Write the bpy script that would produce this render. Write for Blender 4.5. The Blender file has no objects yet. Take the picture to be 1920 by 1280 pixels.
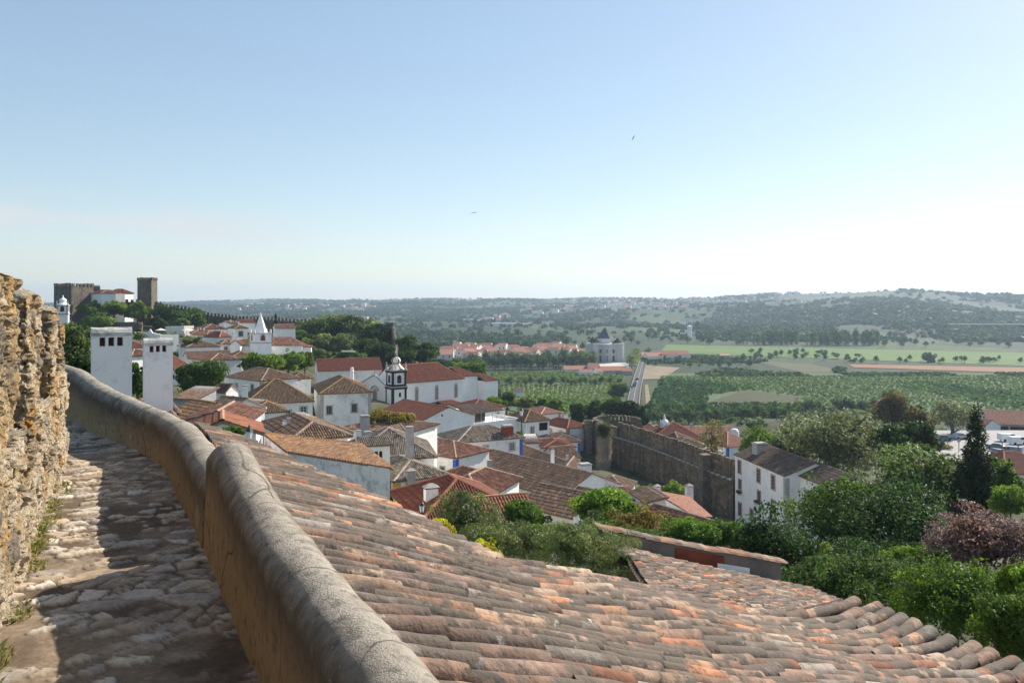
import bpy, math, random
import numpy as np
from mathutils import Vector, Matrix
random.seed(7)
RNG = np.random.default_rng(11)
C = bpy.context.scene.collection
F, CX, CY = 1493.0, 960.0, 560.0        # focal length in photo pixels, principal column, eye level row
V = Vector
def P(px, py, Y): return V(((px-CX)/F*Y, Y, (CY-py)/F*Y))

# ------------------------------------------------------------------ numpy noise
_T = np.random.default_rng(3).random((64, 64, 64)).astype(np.float32)
def vnoise(p, s=1.0):
    q = np.asarray(p, dtype=np.float64)*s
    i = np.floor(q).astype(int); f = q-i; f = f*f*(3-2*f); i &= 63; j = (i+1) & 63
    x0,y0,z0 = i[...,0],i[...,1],i[...,2]; x1,y1,z1 = j[...,0],j[...,1],j[...,2]
    fx,fy,fz = f[...,0],f[...,1],f[...,2]
    a = _T[x0,y0,z0]*(1-fx)+_T[x1,y0,z0]*fx; b = _T[x0,y1,z0]*(1-fx)+_T[x1,y1,z0]*fx
    c = _T[x0,y0,z1]*(1-fx)+_T[x1,y0,z1]*fx; d = _T[x0,y1,z1]*(1-fx)+_T[x1,y1,z1]*fx
    return (a*(1-fy)+b*fy)*(1-fz)+(c*(1-fy)+d*fy)*fz
def fbm(p, s=1.0, o=4):
    r = 0; a = .5
    for k in range(o): r = r+a*vnoise(np.asarray(p)+17.3*k, s); s *= 2.03; a *= .5
    return r/(1-.5**o)

# ------------------------------------------------------------------ objects
def link(name, data, parent=None):
    o = bpy.data.objects.new(name, data); C.objects.link(o)
    if parent is not None: o.parent = parent
    return o
def tag(o, label=None, cat=None, group=None, kind=None):
    if label: o['label'] = label
    if cat: o['category'] = cat
    if group: o['group'] = group
    if kind: o['kind'] = kind
    return o
def thing(name, label, cat, loc=(0,0,0), group=None):
    o = link(name, None); o.location = loc; o.empty_display_size = .3
    return tag(o, label, cat, group)
def mesh_np(name, v, loops, sizes, mats, mi=None, tint=None, dom='FACE', smooth=False):
    me = bpy.data.meshes.new(name)
    v = np.asarray(v, dtype=np.float32).reshape(-1,3); loops = np.asarray(loops, dtype=np.int32).ravel(); sizes = np.asarray(sizes, dtype=np.int32)
    me.vertices.add(len(v)); me.vertices.foreach_set('co', v.ravel())
    me.loops.add(len(loops)); me.loops.foreach_set('vertex_index', loops)
    me.polygons.add(len(sizes)); st = np.concatenate(([0], np.cumsum(sizes)[:-1])).astype(np.int32)
    me.polygons.foreach_set('loop_start', st)
    if mi is not None: me.polygons.foreach_set('material_index', np.asarray(mi, dtype=np.int32))
    for m in mats: me.materials.append(m)
    me.polygons.foreach_set('use_smooth', np.full(len(sizes), smooth))
    me.update(calc_edges=True)
    if tint is not None:
        a = me.attributes.new('tint', 'FLOAT_COLOR', dom)
        t = np.ones((len(tint),4), dtype=np.float32); t[:,:3] = np.asarray(tint)[:,:3]
        a.data.foreach_set('color', t.ravel())
    return me
class MB:
    """collects faces, then links them as ONE mesh object"""
    def __init__(s): s.v=[]; s.l=[]; s.n=[]; s.m=[]; s.t=[]
    def face(s, pts, m=0, t=(1,1,1)):
        i = len(s.v); s.v += [tuple(p) for p in pts]; s.l += range(i, i+len(pts)); s.n.append(len(pts)); s.m.append(m); s.t.append(t)
    def box(s, c, sx, sy, sz, ax=V((1,0,0)), m=0, t=(1,1,1), ay=None):
        """centre c, full sizes, ax = local x direction (horizontal)"""
        c=V(c); ax=V(ax).normalized(); az=V((0,0,1)); ay = V(ay) if ay is not None else az.cross(ax)
        p=[c+ax*(sx/2*i)+ay*(sy/2*j)+az*(sz/2*k) for k in(-1,1) for j in(-1,1) for i in(-1,1)]
        for f in ((0,2,3,1),(4,5,7,6),(0,1,5,4),(2,6,7,3),(0,4,6,2),(1,3,7,5)): s.face([p[q] for q in f], m, t)
    def prism(s, pts, dz, m=0, t=(1,1,1), top=True, bot=True):
        """polygon (ccw) extruded by vector dz"""
        dz=V(dz) if hasattr(dz,'__len__') else V((0,0,dz)); q=[V(p)+dz for p in pts]; n=len(pts)
        for i in range(n): s.face([pts[i],pts[(i+1)%n],q[(i+1)%n],q[i]], m, t)
        if bot: s.face(list(reversed(pts)), m, t)
        if top: s.face(q, m, t)
    def lathe(s, c, prof, n=16, m=0, t=(1,1,1), a0=0.0, mfun=None):
        c=V(c)
        for k in range(len(prof)-1):
            (r0,z0),(r1,z1)=prof[k],prof[k+1]
            for i in range(n):
                a=a0+2*math.pi*i/n; b=a0+2*math.pi*(i+1)/n
                pts=[c+V((r0*math.cos(a),r0*math.sin(a),z0)),c+V((r0*math.cos(b),r0*math.sin(b),z0)),c+V((r1*math.cos(b),r1*math.sin(b),z1)),c+V((r1*math.cos(a),r1*math.sin(a),z1))]
                if r1<1e-4: pts=pts[:3]
                elif r0<1e-4: pts=[pts[0],pts[2],pts[3]]
                s.face(pts, mfun(i,k) if mfun else m, t)
    def tube(s, pts, rad, n=8, m=0, t=(1,1,1)):
        pts=[V(p) for p in pts]; rings=[]
        for i,p in enumerate(pts):
            d=(pts[min(i+1,len(pts)-1)]-pts[max(i-1,0)]).normalized(); u=d.cross(V((.31,.17,.9))).normalized(); w=d.cross(u)
            r=rad[i] if hasattr(rad,'__len__') else rad
            rings.append([p+u*(r*math.cos(2*math.pi*k/n))+w*(r*math.sin(2*math.pi*k/n)) for k in range(n)])
        for a,b in zip(rings,rings[1:]):
            for k in range(n): s.face([a[k],a[(k+1)%n],b[(k+1)%n],b[k]], m, t)
        s.face(rings[-1], m, t); s.face(list(reversed(rings[0])), m, t)
    def build(s, name, mats, parent=None, smooth=False, origin=None, local=False):
        if not isinstance(mats,(list,tuple)): mats=[mats]
        v=np.array(s.v, dtype=np.float64).reshape(-1,3)
        o0 = np.array(parent_world(parent)) if parent is not None else (np.array(origin) if origin is not None else np.zeros(3))
        if local: o0=np.zeros(3)
        me=mesh_np(name, v-o0, s.l, s.n, mats, s.m, s.t, 'FACE', smooth)
        o=link(name, me, parent)
        if parent is None: o.location=o0
        return o
def parent_world(p):
    w=V((0,0,0))
    while p is not None: w=w+V(p.location); p=p.parent
    return w

# ------------------------------------------------------------------ materials
class N:
    def __init__(s, name):
        s.m=bpy.data.materials.new(name); s.m.use_nodes=True; s.t=s.m.node_tree; s.t.nodes.clear()
        s.out=s.n('ShaderNodeOutputMaterial'); s.b=s.n('ShaderNodeBsdfPrincipled'); s.l(s.b.outputs[0], s.out.inputs[0])
        s.b.inputs['Specular IOR Level'].default_value=.25
    def n(s, t, **k):
        x=s.t.nodes.new(t)
        for a,b in k.items(): setattr(x,a,b)
        return x
    def l(s, a, b): s.t.links.new(a,b)
    def co(s, sc=(1,1,1), src='Object'):
        c=s.n('ShaderNodeTexCoord'); m=s.n('ShaderNodeMapping'); m.inputs['Scale'].default_value=sc; s.l(c.outputs[src], m.inputs[0]); return m.outputs[0]
    def noise(s, co, sc, det=5, rough=.6, dist=0):
        x=s.n('ShaderNodeTexNoise'); x.inputs['Scale'].default_value=sc; x.inputs['Detail'].default_value=det; x.inputs['Roughness'].default_value=rough; x.inputs['Distortion'].default_value=dist
        if co is not None: s.l(co, x.inputs['Vector'])
        return x.outputs[0]
    def voro(s, co, sc, feat='F1', out=0):
        x=s.n('ShaderNodeTexVoronoi', feature=feat); x.inputs['Scale'].default_value=sc
        if co is not None: s.l(co, x.inputs['Vector'])
        return x.outputs[out]
    def ramp(s, f, st, interp='LINEAR'):
        r=s.n('ShaderNodeValToRGB'); r.color_ramp.interpolation=interp; e=r.color_ramp.elements
        while len(e)<len(st): e.new(.5)
        for q,(p,c) in zip(e,st): q.position=p; q.color=(*c,1) if hasattr(c,'__len__') else (c,c,c,1)
        s.l(f, r.inputs[0]); return r.outputs[0]
    def mix(s, f, a, b, mode='MIX'):
        x=s.n('ShaderNodeMix', data_type='RGBA', blend_type=mode)
        for v,i in ((f,0),(a,6),(b,7)):
            if hasattr(v,'is_linked'): s.l(v, x.inputs[i])
            elif hasattr(v,'__len__'): x.inputs[i].default_value=(*v,1)
            else: x.inputs[i].default_value=v if i==0 else (v,v,v,1)
        return x.outputs[2]
    def math(s, op, a, b=0, clamp=False):
        x=s.n('ShaderNodeMath', operation=op, use_clamp=clamp)
        for v,i in ((a,0),(b,1)):
            if hasattr(v,'is_linked'): s.l(v, x.inputs[i])
            else: x.inputs[i].default_value=v
        return x.outputs[0]
    def attr(s, nm='tint'): return s.n('ShaderNodeAttribute', attribute_name=nm).outputs['Color']
    def bump(s, h, st=.5, d=.05):
        x=s.n('ShaderNodeBump'); x.inputs['Strength'].default_value=st; x.inputs['Distance'].default_value=d; s.l(h, x.inputs['Height']); s.l(x.outputs[0], s.b.inputs['Normal']); return x
    def base(s, c): s.l(c, s.b.inputs['Base Color'])
    def rough(s, r): s.b.inputs['Roughness'].default_value=r

def m_flat(name, col, rough=.8, var=.25, sc=3.0, metal=0):
    k=N(name); n=k.noise(k.co(), sc, 5)
    k.base(k.mix(k.ramp(n,[(.3,0),(.7,1)]), tuple(c*(1-var) for c in col), tuple(min(1,c*(1+var)) for c in col))); k.rough(rough); k.b.inputs['Metallic'].default_value=metal; return k.m
def m_tint(name, rough=.85, nsc=9.0, var=.35, lichen=None, lsc=6.0, lth=.62, bump=0):
    k=N(name); co=k.co(); c=k.mix(k.ramp(k.noise(co,nsc,6),[(.3,1-var),(.7,1+var*.6)]), 0, k.attr(), 'MULTIPLY')
    x=k.n('ShaderNodeMix', data_type='RGBA', blend_type='MULTIPLY'); x.inputs[0].default_value=1; k.l(k.attr(), x.inputs[6]); k.l(k.ramp(k.noise(co,nsc,6),[(.28,1-var),(.72,1+var*.5)]), x.inputs[7]); c=x.outputs[2]
    if lichen:
        for (col,sc,th) in lichen: c=k.mix(k.ramp(k.noise(co,sc,5,.65),[(th,0),(th+.06,1)]), c, col)
    k.base(c); k.rough(rough)
    if bump: k.bump(k.noise(co,nsc*3,6), bump, .02)
    return k.m
def m_plaster(name, col=(.8,.79,.77), grime=.35, gcol=(.25,.24,.23), th=.56, sc=.5):
    k=N(name); co=k.co(); st=k.co((1.2,1.2,.22))
    g=k.ramp(k.noise(co,sc,7,.7),[(th,0),(th+.22,1)]); s2=k.ramp(k.noise(st,1.6,5,.65),[(.55,0),(.8,1)])
    f=k.math('MULTIPLY', k.math('MAXIMUM', g, k.math('MULTIPLY', s2, .6)), grime)
    tone=k.ramp(k.noise(co,.25,3),[(.3,.93),(.7,1.04)])
    c=k.mix(1.0, k.mix(f, col, gcol), tone, 'MULTIPLY'); k.base(c); k.rough(.9); k.bump(k.noise(co,6,5), .25, .03); return k.m
def m_stone(name, a=(.24,.2,.15), b=(.13,.11,.09), sc=1.2, vs=2.2, bump=.7, dist=.12, streak=True):
    k=N(name); co=k.co(); w=k.n('ShaderNodeTexNoise'); w.inputs['Scale'].default_value=1.5; k.l(co,w.inputs['Vector'])
    mx=k.mix(.12, co, w.outputs['Color'])
    mp=k.n('ShaderNodeMapping'); mp.inputs['Scale'].default_value=(1,1,1.7); k.l(mx, mp.inputs[0])
    cell=k.voro(mp.outputs[0], vs, 'F1', 1); edge=k.voro(mp.outputs[0], vs, 'DISTANCE_TO_EDGE', 0)
    sep=k.n('ShaderNodeSeparateColor'); k.l(cell, sep.inputs[0])
    c=k.mix(sep.outputs[0], b, a); c=k.mix(k.ramp(k.noise(co,sc,6,.7),[(.35,0),(.7,.75)]), c, tuple(x*.45 for x in b))
    if streak: c=k.mix(k.ramp(k.noise(k.co((1.0,1.0,.08)),1.1,5,.6),[(.5,0),(.68,.7)]), c, tuple(x*.4 for x in b))
    c=k.mix(k.ramp(edge,[(0,.7),(.06,0)]), c, tuple(x*.5 for x in b))
    k.base(c); k.rough(.95); k.bump(k.math('ADD', k.ramp(edge,[(0,0),(.1,1)]), k.noise(co,8,5)), bump, dist); return k.m
def m_leaf(name, rough=.42, trans=.38, spec=.5):
    k=N(name); a=k.attr(); k.base(a); k.rough(rough); k.b.inputs['Specular IOR Level'].default_value=spec
    tr=k.n('ShaderNodeBsdfTranslucent'); g=k.n('ShaderNodeHueSaturation'); g.inputs['Value'].default_value=1.5; g.inputs['Saturation'].default_value=1.15; k.l(a,g.inputs['Color']); k.l(g.outputs[0], tr.inputs[0])
    mx=k.n('ShaderNodeMixShader'); mx.inputs[0].default_value=trans; k.l(k.b.outputs[0], mx.inputs[1]); k.l(tr.outputs[0], mx.inputs[2]); k.l(mx.outputs[0], k.out.inputs[0]); return k.m
def m_glass(name, col=(.03,.035,.045)):
    k=N(name); k.b.inputs['Base Color'].default_value=(*col,1); k.rough(.12); k.b.inputs['Specular IOR Level'].default_value=.6; return k.m

M={}
M['white']=m_plaster('white_limewash', (.88,.87,.84), .5, (.28,.26,.24), .54, .8)
M['white2']=m_plaster('white_plaster_clean', (.88,.87,.85), .25, th=.58)
M['cream']=m_plaster('cream_plaster', (.78,.73,.64), .35)
M['lav']=m_plaster('pale_lilac_plaster', (.72,.66,.68), .15, th=.62)
M['worn']=m_plaster('weathered_plaster', (.8,.79,.77),   .7, (.2,.2,.2), .5, .6)
M['worn2']=m_plaster('peeling_plaster', (.84,.83,.81), .85, (.14,.14,.13), .5, 1.1)
M['darkgrey']=m_plaster('dark_render', (.2,.175,.155), .6, (.08,.075,.07), .45, 1.5)
M['capstone']=m_plaster('stained_cap_plaster', (.62,.6,.56), .9, (.12,.115,.1), .44, 3.0)
M['grey']=m_plaster('grey_render', (.42,.41,.4), .6, (.16,.15,.15), .45)
M['chimw']=m_plaster('chimney_plaster', (.88,.86,.85), .6, (.3,.29,.27), .53, 1.9)
M['yellow']=m_flat('yellow_paint', (.62,.4,.1), .8, .15)
M['blue']=m_flat('blue_paint', (.06,.14,.5), .8, .15)
M['orangep']=m_flat('orange_paint', (.5,.22,.08), .8, .15)
M['redp']=m_flat('red_oxide_paint', (.23,.06,.035), .85, .3)
M['black']=m_flat('black_paint', (.02,.02,.025), .6)
M['trim']=m_flat('stone_trim', (.4,.38,.35), .9, .2, 4)
M['pinktrim']=m_flat('pink_stone_trim', (.42,.3,.24), .9, .2, 4)
M['frame']=m_flat('white_window_wood', (.7,.7,.68), .6, .05)
M['shut']=m_flat('brown_grey_shutter', (.3,.24,.21), .7, .15)
M['glass']=m_glass('window_glass')
M['dark']=m_flat('dark_opening', (.02,.018,.016), .95, .1)
M['tile']=m_tint('roof_tile', .88, 5.0, .45, [((.30,.28,.23),1.4,.66),((.07,.06,.05),.8,.6)])
M['tilenew']=m_tint('roof_tile_clean', .85, 3.0, .22, [((.12,.06,.04),.7,.68)])
M['tilelich']=m_tint('roof_tile_lichen', .9, 5.0, .4, [((.36,.2,.07),.9,.6),((.07,.06,.05),1.2,.62)])
M['tiles_near']=m_tint('old_barrel_tile', .87, 11.0, .5, [((.12,.095,.075),3.2,.47),((.07,.058,.05),4.5,.59),((.42,.39,.34),8.0,.665),((.06,.05,.045),26.0,.62),((.5,.47,.42),34.0,.68),((.5,.2,.04),5.0,.74)], bump=.5)
M['castle']=m_stone('castle_stone', (.25,.21,.16), (.15,.125,.1), .35, 1.4, .6, .2)
M['townwall']=m_stone('town_wall_stone', (.36,.28,.19), (.17,.13,.095), .22, 1.3, .6, .2)
M['rubble']=m_stone('rubble_wall', (.3,.26,.2), (.18,.15,.12), .5, 1.8, .7, .15, False)
M['bark']=m_flat('bark', (.1,.075,.055), .95, .35, 6)
M['leaf']=m_leaf('leaf',.6,.4,.12); M['leafg']=m_leaf('glossy_leaf', .5, .4, .12); M['leafo']=m_leaf('olive_leaf', .5, .25, .3); M['needle']=m_leaf('needle', .7, .12, .2)
M['asphalt']=m_flat('road_asphalt', (.075,.075,.078), .9, .12, .3)
M['paint']=m_flat('road_paint', (.7,.7,.68), .8, .1)
M['ventback']=m_flat('dark_vent_backing', (.1,.05,.035), .95, .4, 8)  # dark colour standing in for the shade inside the chimney vents
M['sand']=m_flat('pale_dirt', (.22,.175,.115), .95, .25, .08)
M['gravel']=m_flat('pale_gravel', (.5,.46,.4), .95, .12, .1)
M['metal']=m_flat('dark_iron', (.05,.05,.05), .5, .2)
M['redpole']=m_flat('red_painted_steel', (.3,.07,.05), .5, .15)
M['lampglass']=m_flat('lamp_milk_glass', (.75,.76,.75), .3, .05)
# ================================================================== FOREGROUND
FLOOR=-1.65
U=V((-.45,.893,0)).normalized(); D=V((.893,.45,0)).normalized()     # along the town wall / across it, towards the town
Uv,Dv=np.array(U),np.array(D)
def grid_faces(n, m, flip=False):
    i=np.arange(n-1)[:,None]*m+np.arange(m-1)[None,:]
    q=np.stack([i,i+1,i+m+1,i+m] if not flip else [i,i+m,i+m+1,i+1],-1).reshape(-1,4); return q
def vor2(p, seeds, chunk=20000):
    """nearest and second nearest seed for 2-d points"""
    d1=np.empty(len(p)); d2=np.empty(len(p)); ix=np.empty(len(p),int)
    for a in range(0,len(p),chunk):
        d=((p[a:a+chunk,None,:]-seeds[None])**2).sum(-1); k=np.argpartition(d,1,axis=1)[:,:2]
        dd=np.take_along_axis(d,k,1); o=np.argsort(dd,1); k=np.take_along_axis(k,o,1); dd=np.sqrt(np.take_along_axis(dd,o,1))
        d1[a:a+chunk]=dd[:,0]; d2[a:a+chunk]=dd[:,1]; ix[a:a+chunk]=k[:,0]
    return d1,d2,ix
def smooth(x,a,b): t=np.clip((x-a)/(b-a),0,1); return t*t*(3-2*t)

# --- path of the inner foot of the parapet and of the wall foot
par=[(1.70,-2.0),(-1.07,3.4),(-1.84,4.9),(-2.03,5.24),(-2.82,6.7),(-3.44,7.85),(-4.16,8.74),(-5.15,9.8),(-6.15,11.0),(-7.3,12.2),(-9.0,13.6)]
def resample(pts, step):
    pts=[np.array(p,float) for p in pts]; out=[]
    # Catmull-Rom for a smooth bend
    for i in range(len(pts)-1):
        p0=pts[max(i-1,0)];p1=pts[i];p2=pts[i+1];p3=pts[min(i+2,len(pts)-1)]; L=np.linalg.norm(p2-p1); n=max(1,int(L/step))
        for k in range(n):
            t=k/n; out.append(.5*((2*p1)+(-p0+p2)*t+(2*p0-5*p1+4*p2-p3)*t*t+(-p0+3*p1-3*p2+p3)*t**3) if i>1 else p1+(p2-p1)*t)
    out.append(pts[-1]); return np.array(out)
def parapet(name, label, path, ztop, th=.27, capstart=False, seed=0):
    n=len(path); tg=np.gradient(path,axis=0); tg/=np.linalg.norm(tg,axis=1)[:,None]; nr=np.stack([tg[:,1],-tg[:,0]],1)   # to the right = outwards
    zt=np.interp(path[:,1],[a for a,b in ztop],[b for a,b in ztop])
    # profile: (offset 0..1 of thickness, height below crest, s) inner foot -> over the round top -> outer foot
    prof=[(-.02,None)]+[(0,-h) for h in np.linspace(1.2,.16,16)]
    prof=[(0.0,f,0) for f in np.linspace(0,1,22)]
    m1=22; arc=np.linspace(0,math.pi,17)[1:-1]; m=m1+len(arc)+8
    v=np.zeros((n,m,3)); hh=np.zeros((n,m))
    zr=.125
    for j in range(m):
        if j<m1:
            f=j/(m1-1); z=FLOOR-.25+(zt-zr-FLOOR+.25)*f; off=-.03*(1-f)**2+0*zt; xy=path+nr*np.array(off).reshape(-1,1); dz=z
        elif j<m1+len(arc):
            a=arc[j-m1]; xy=path+nr*(th/2-th/2*math.cos(a)); dz=zt-zr+zr*math.sin(a)
        else:
            f=(j-m1-len(arc)+1)/8; xy=path+nr*th; dz=zt-zr-f*1.6
        v[:,j,:2]=xy; v[:,j,2]=dz; hh[:,j]=dz-zt
    if capstart:
        c=path[0]+nr[0]*th/2
        for k in range(7):   # rounded nose: shrink the first rings
            pass
    P3=v.reshape(-1,3); d=(fbm(P3,1.7,3)-.5)*.035+(fbm(P3,9,4)-.5)*.009+(fbm(P3,40,3)-.5)*.008
    cen=np.repeat((path+nr*th/2)[:,None,:],m,1).reshape(-1,2); out=P3[:,:2]-cen; w=np.linalg.norm(out,axis=1)[:,None]+1e-6
    P3[:,:2]+=out/w*d[:,None]; P3[:,2]+=np.where(hh.ravel()>-.16,d,0)*.8
    q=grid_faces(n,m)
    ends=[]
    v0=len(P3); extra=[]
    ec=np.array([*(path[0]+nr[0]*th/2-tg[0]*.03), zt[0]-.5]); extra.append(ec); ends+= [[v0,i+1,i] for i in range(m-1)]
    ec=np.array([*(path[-1]+nr[-1]*th/2), zt[-1]-.5]); extra.append(ec); b=(n-1)*m; ends+=[[v0+1,b+i,b+i+1] for i in range(m-1)]
    allv=np.vstack([P3,np.array(extra)]); o0=np.array([path[n//2][0],path[n//2][1],FLOOR])
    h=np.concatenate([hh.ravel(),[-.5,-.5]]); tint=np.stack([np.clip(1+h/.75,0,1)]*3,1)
    loops=np.concatenate([q.ravel(),np.array(ends).ravel()]); sizes=[4]*len(q)+[3]*len(ends)
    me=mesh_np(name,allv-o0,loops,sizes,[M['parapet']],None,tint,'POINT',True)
    o=link(name,me); o.location=o0; tag(o,label,'parapet','low parapets along the wall walk'); return o
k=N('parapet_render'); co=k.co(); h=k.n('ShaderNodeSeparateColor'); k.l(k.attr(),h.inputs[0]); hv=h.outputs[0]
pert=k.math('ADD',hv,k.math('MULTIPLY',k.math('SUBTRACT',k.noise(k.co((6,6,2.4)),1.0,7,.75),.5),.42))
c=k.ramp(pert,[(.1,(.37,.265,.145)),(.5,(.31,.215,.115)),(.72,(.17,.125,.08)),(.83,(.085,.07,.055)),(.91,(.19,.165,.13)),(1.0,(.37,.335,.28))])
c=k.mix(k.ramp(k.noise(co,14,6,.7),[(.52,0),(.62,.55)]),c,(.06,.055,.05))
c=k.mix(k.ramp(k.noise(co,38,4,.6),[(.66,0),(.72,.6)]),c,(.45,.44,.41))
c=k.mix(k.ramp(k.noise(co,1.4,5),[(.4,.25),(.7,0)]),c,(.14,.11,.08))
wv=k.mix(.35,co,k.n('ShaderNodeTexNoise').outputs['Color']); ck=k.voro(wv,1.7,'DISTANCE_TO_EDGE',0); ckm=k.math('MULTIPLY',k.ramp(ck,[(0,1),(.012,0)]),k.ramp(k.noise(co,.9,3),[(.5,0),(.58,.85)])); c=k.mix(ckm,c,(.045,.035,.028))
c=k.mix(k.ramp(k.noise(co,2.6,6,.7),[(.6,0),(.68,.55)]),c,(.42,.39,.33))
pit=k.ramp(k.voro(co,9,'F1',0),[(.03,1),(.06,0)]); c=k.mix(k.math('MULTIPLY',pit,.8),c,(.04,.033,.027))
k.base(c); k.rough(.95); k.bump(k.math('ADD',k.noise(co,30,6,.7),k.math('MULTIPLY',k.noise(co,120,3),.4)),.55,.025); M['parapet']=k.m
pts=resample(par,.045); i1=np.argmin(abs(pts[:,1]-5.22))
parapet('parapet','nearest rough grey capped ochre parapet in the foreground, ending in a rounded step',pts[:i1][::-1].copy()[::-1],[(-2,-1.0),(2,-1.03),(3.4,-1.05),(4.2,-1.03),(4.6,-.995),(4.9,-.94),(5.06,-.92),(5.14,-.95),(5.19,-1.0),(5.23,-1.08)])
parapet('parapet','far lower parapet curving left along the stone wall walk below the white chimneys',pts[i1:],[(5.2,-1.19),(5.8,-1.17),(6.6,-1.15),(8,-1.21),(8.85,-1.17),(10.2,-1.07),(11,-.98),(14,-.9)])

# --- walkway paving (one structure): stones set in earth
def walkway():
    s=np.arange(-2.2,15.0,.022); w=np.arange(-.02,1.02,.0135)
    inn=np.array(par); 
    # wall foot line
    wf=np.array([(-.2+.55,-2.0),(-2.5,3.85),(-4.45,7.9),(-6.2,10.0),(-8.0,11.4),(-10.5,12.7)])
    def lp(pts,n):
        d=np.concatenate([[0],np.cumsum(np.linalg.norm(np.diff(pts,axis=0),axis=1))]); t=np.linspace(0,d[-1],n); return np.stack([np.interp(t,d,pts[:,0]),np.interp(t,d,pts[:,1])],1)
    n=len(s); A=lp(inn,n); B=lp(wf,n); xy=A[:,None,:]*(1-w[None,:,None])+B[:,None,:]*w[None,:,None]
    p=xy.reshape(-1,2)
    al=np.stack([p@np.array([-.45,.893]),p@np.array([.893,.45])],1)*np.array([1.9,1.1])   # stones lie across the walk
    warp=np.stack([fbm(np.c_[p,p[:,:1]*0],2.2,3),fbm(np.c_[p+9,p[:,:1]*0],2.2,3)],1)-.5; al=al+warp*.14
    lo,hi=al.min(0),al.max(0); area=np.prod(hi-lo); ns=int(area/.026)
    rg=np.random.default_rng(5); seeds=lo+rg.random((ns,2))*(hi-lo)
    # sort by strips to speed up: brute force chunk
    d1,d2,ix=vor2b(al,seeds)
    p3=np.c_[p,np.zeros(len(p))]
    cover=(fbm(p3,1.1,3)-.62)*1.9                      # where earth covers the stones
    hs=rg.random(ns); edge=smooth(d2-d1,.012,.026); top=hs[ix]*.022-.008
    bare=smooth(top/.02+cover*-.5+ (fbm(p3,6,3)-.5)*.9,-.15,.15)
    z=FLOOR+(fbm(p3,1.5,3)-.5)*.04+(fbm(p3,18,3)-.5)*.008+edge*bare*(.011+top*.25)+(fbm(p3,60,2)-.5)*.003
    st=np.array([(.42,.35,.27),(.48,.41,.31),(.38,.33,.28),(.52,.47,.40),(.40,.31,.22),(.45,.37,.27)])
    col=st[rg.integers(0,6,ns)][ix]*(.72+.5*fbm(p3,12,4))[:,None]*(.75+.5*rg.random(ns))[ix][:,None]; earth=np.array([.17,.122,.082])*(.7+.6*fbm(p3,7,4))[:,None]
    earth=earth*(1-.25)+.25*np.array([.38,.31,.22])*smooth(fbm(p3,2.5,3),.45,.6)[:,None]
    f=(edge*bare)[:,None]; tint=col*f+earth*(1-f)
    v=np.c_[p,z]; o0=np.array([-2,4,FLOOR]); q=grid_faces(n,len(w),True)
    me=mesh_np('walkway',v-o0,q.ravel(),[4]*len(q),[M['paving']],None,tint,'POINT',True)
    o=link('walkway',me); o.location=o0; tag(o,None,None,None,'structure')
def vor2b(p,seeds):
    """grid-hashed version of vor2"""
    cs=.42; key=lambda a: np.floor(a/cs).astype(int)
    ks=key(seeds); kp=key(p); from collections import defaultdict
    dic=defaultdict(list)
    for i,(a,b) in enumerate(ks): dic[(a,b)].append(i)
    d1=np.full(len(p),9.);d2=np.full(len(p),9.);ix=np.zeros(len(p),int)
    code=kp[:,0]*100003+kp[:,1]; order=np.argsort(code,kind='stable'); cc=code[order]; st=np.r_[0,np.nonzero(np.diff(cc))[0]+1,len(cc)]
    for a,b in zip(st[:-1],st[1:]):
        idx=order[a:b]; kx,ky=kp[idx[0]]; ca=[]
        for i in(-1,0,1):
            for j in(-1,0,1): ca+=dic.get((kx+i,ky+j),[])
        if len(ca)<2: continue
        ca=np.array(ca); x,y,k=vor2(p[idx],seeds[ca]); d1[idx]=x;d2[idx]=y;ix[idx]=ca[k]
    return d1,d2,ix
k=N('paving_stone_earth'); co=k.co(); c=k.mix(.7,k.attr(),k.ramp(k.noise(co,26,7,.75),[(.3,.45),(.7,1.45)]),'MULTIPLY'); k.base(c); k.rough(.9); k.bump(k.noise(co,55,5,.7),.3,.012); M['paving']=k.m
walkway()

# --- rough rampart on the left, with merlons, lime-washed rubble
k=N('rampart_rubble'); co=k.co(); c=k.mix(.85,k.attr(),k.ramp(k.noise(co,16,7,.75),[(.3,.3),(.7,1.5)]),'MULTIPLY')
c=k.mix(k.ramp(k.noise(co,3.2,5,.6),[(.66,0),(.72,.8)]),c,(.5,.23,.04)); c=k.mix(k.ramp(k.noise(co,30,4),[(.62,0),(.7,.5)]),c,(.1,.085,.07)); c=k.mix(k.ramp(k.noise(co,5,6,.7),[(.56,0),(.64,.5)]),c,(.13,.11,.09))
k.base(c); k.rough(.95); k.bump(k.math('ADD',k.noise(co,22,7,.75),k.math('MULTIPLY',k.noise(co,90,4),.4)),.95,.05); M['rampart']=k.m
W0=np.array([-2.5,3.85]); WD=np.array([-1.95,4.05]); WD=WD/np.linalg.norm(WD); WN=np.array([WD[1],-WD[0]])     # WN points over the walkway
def wt(Y): return (Y-W0[1])/WD[1]
rg=np.random.default_rng(21)
ST=np.array([(.42,.31,.19),(.46,.36,.24),(.36,.27,.165),(.28,.23,.18),(.48,.41,.31),(.42,.28,.13),(.22,.19,.165),(.52,.45,.36),(.40,.27,.15)])
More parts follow.
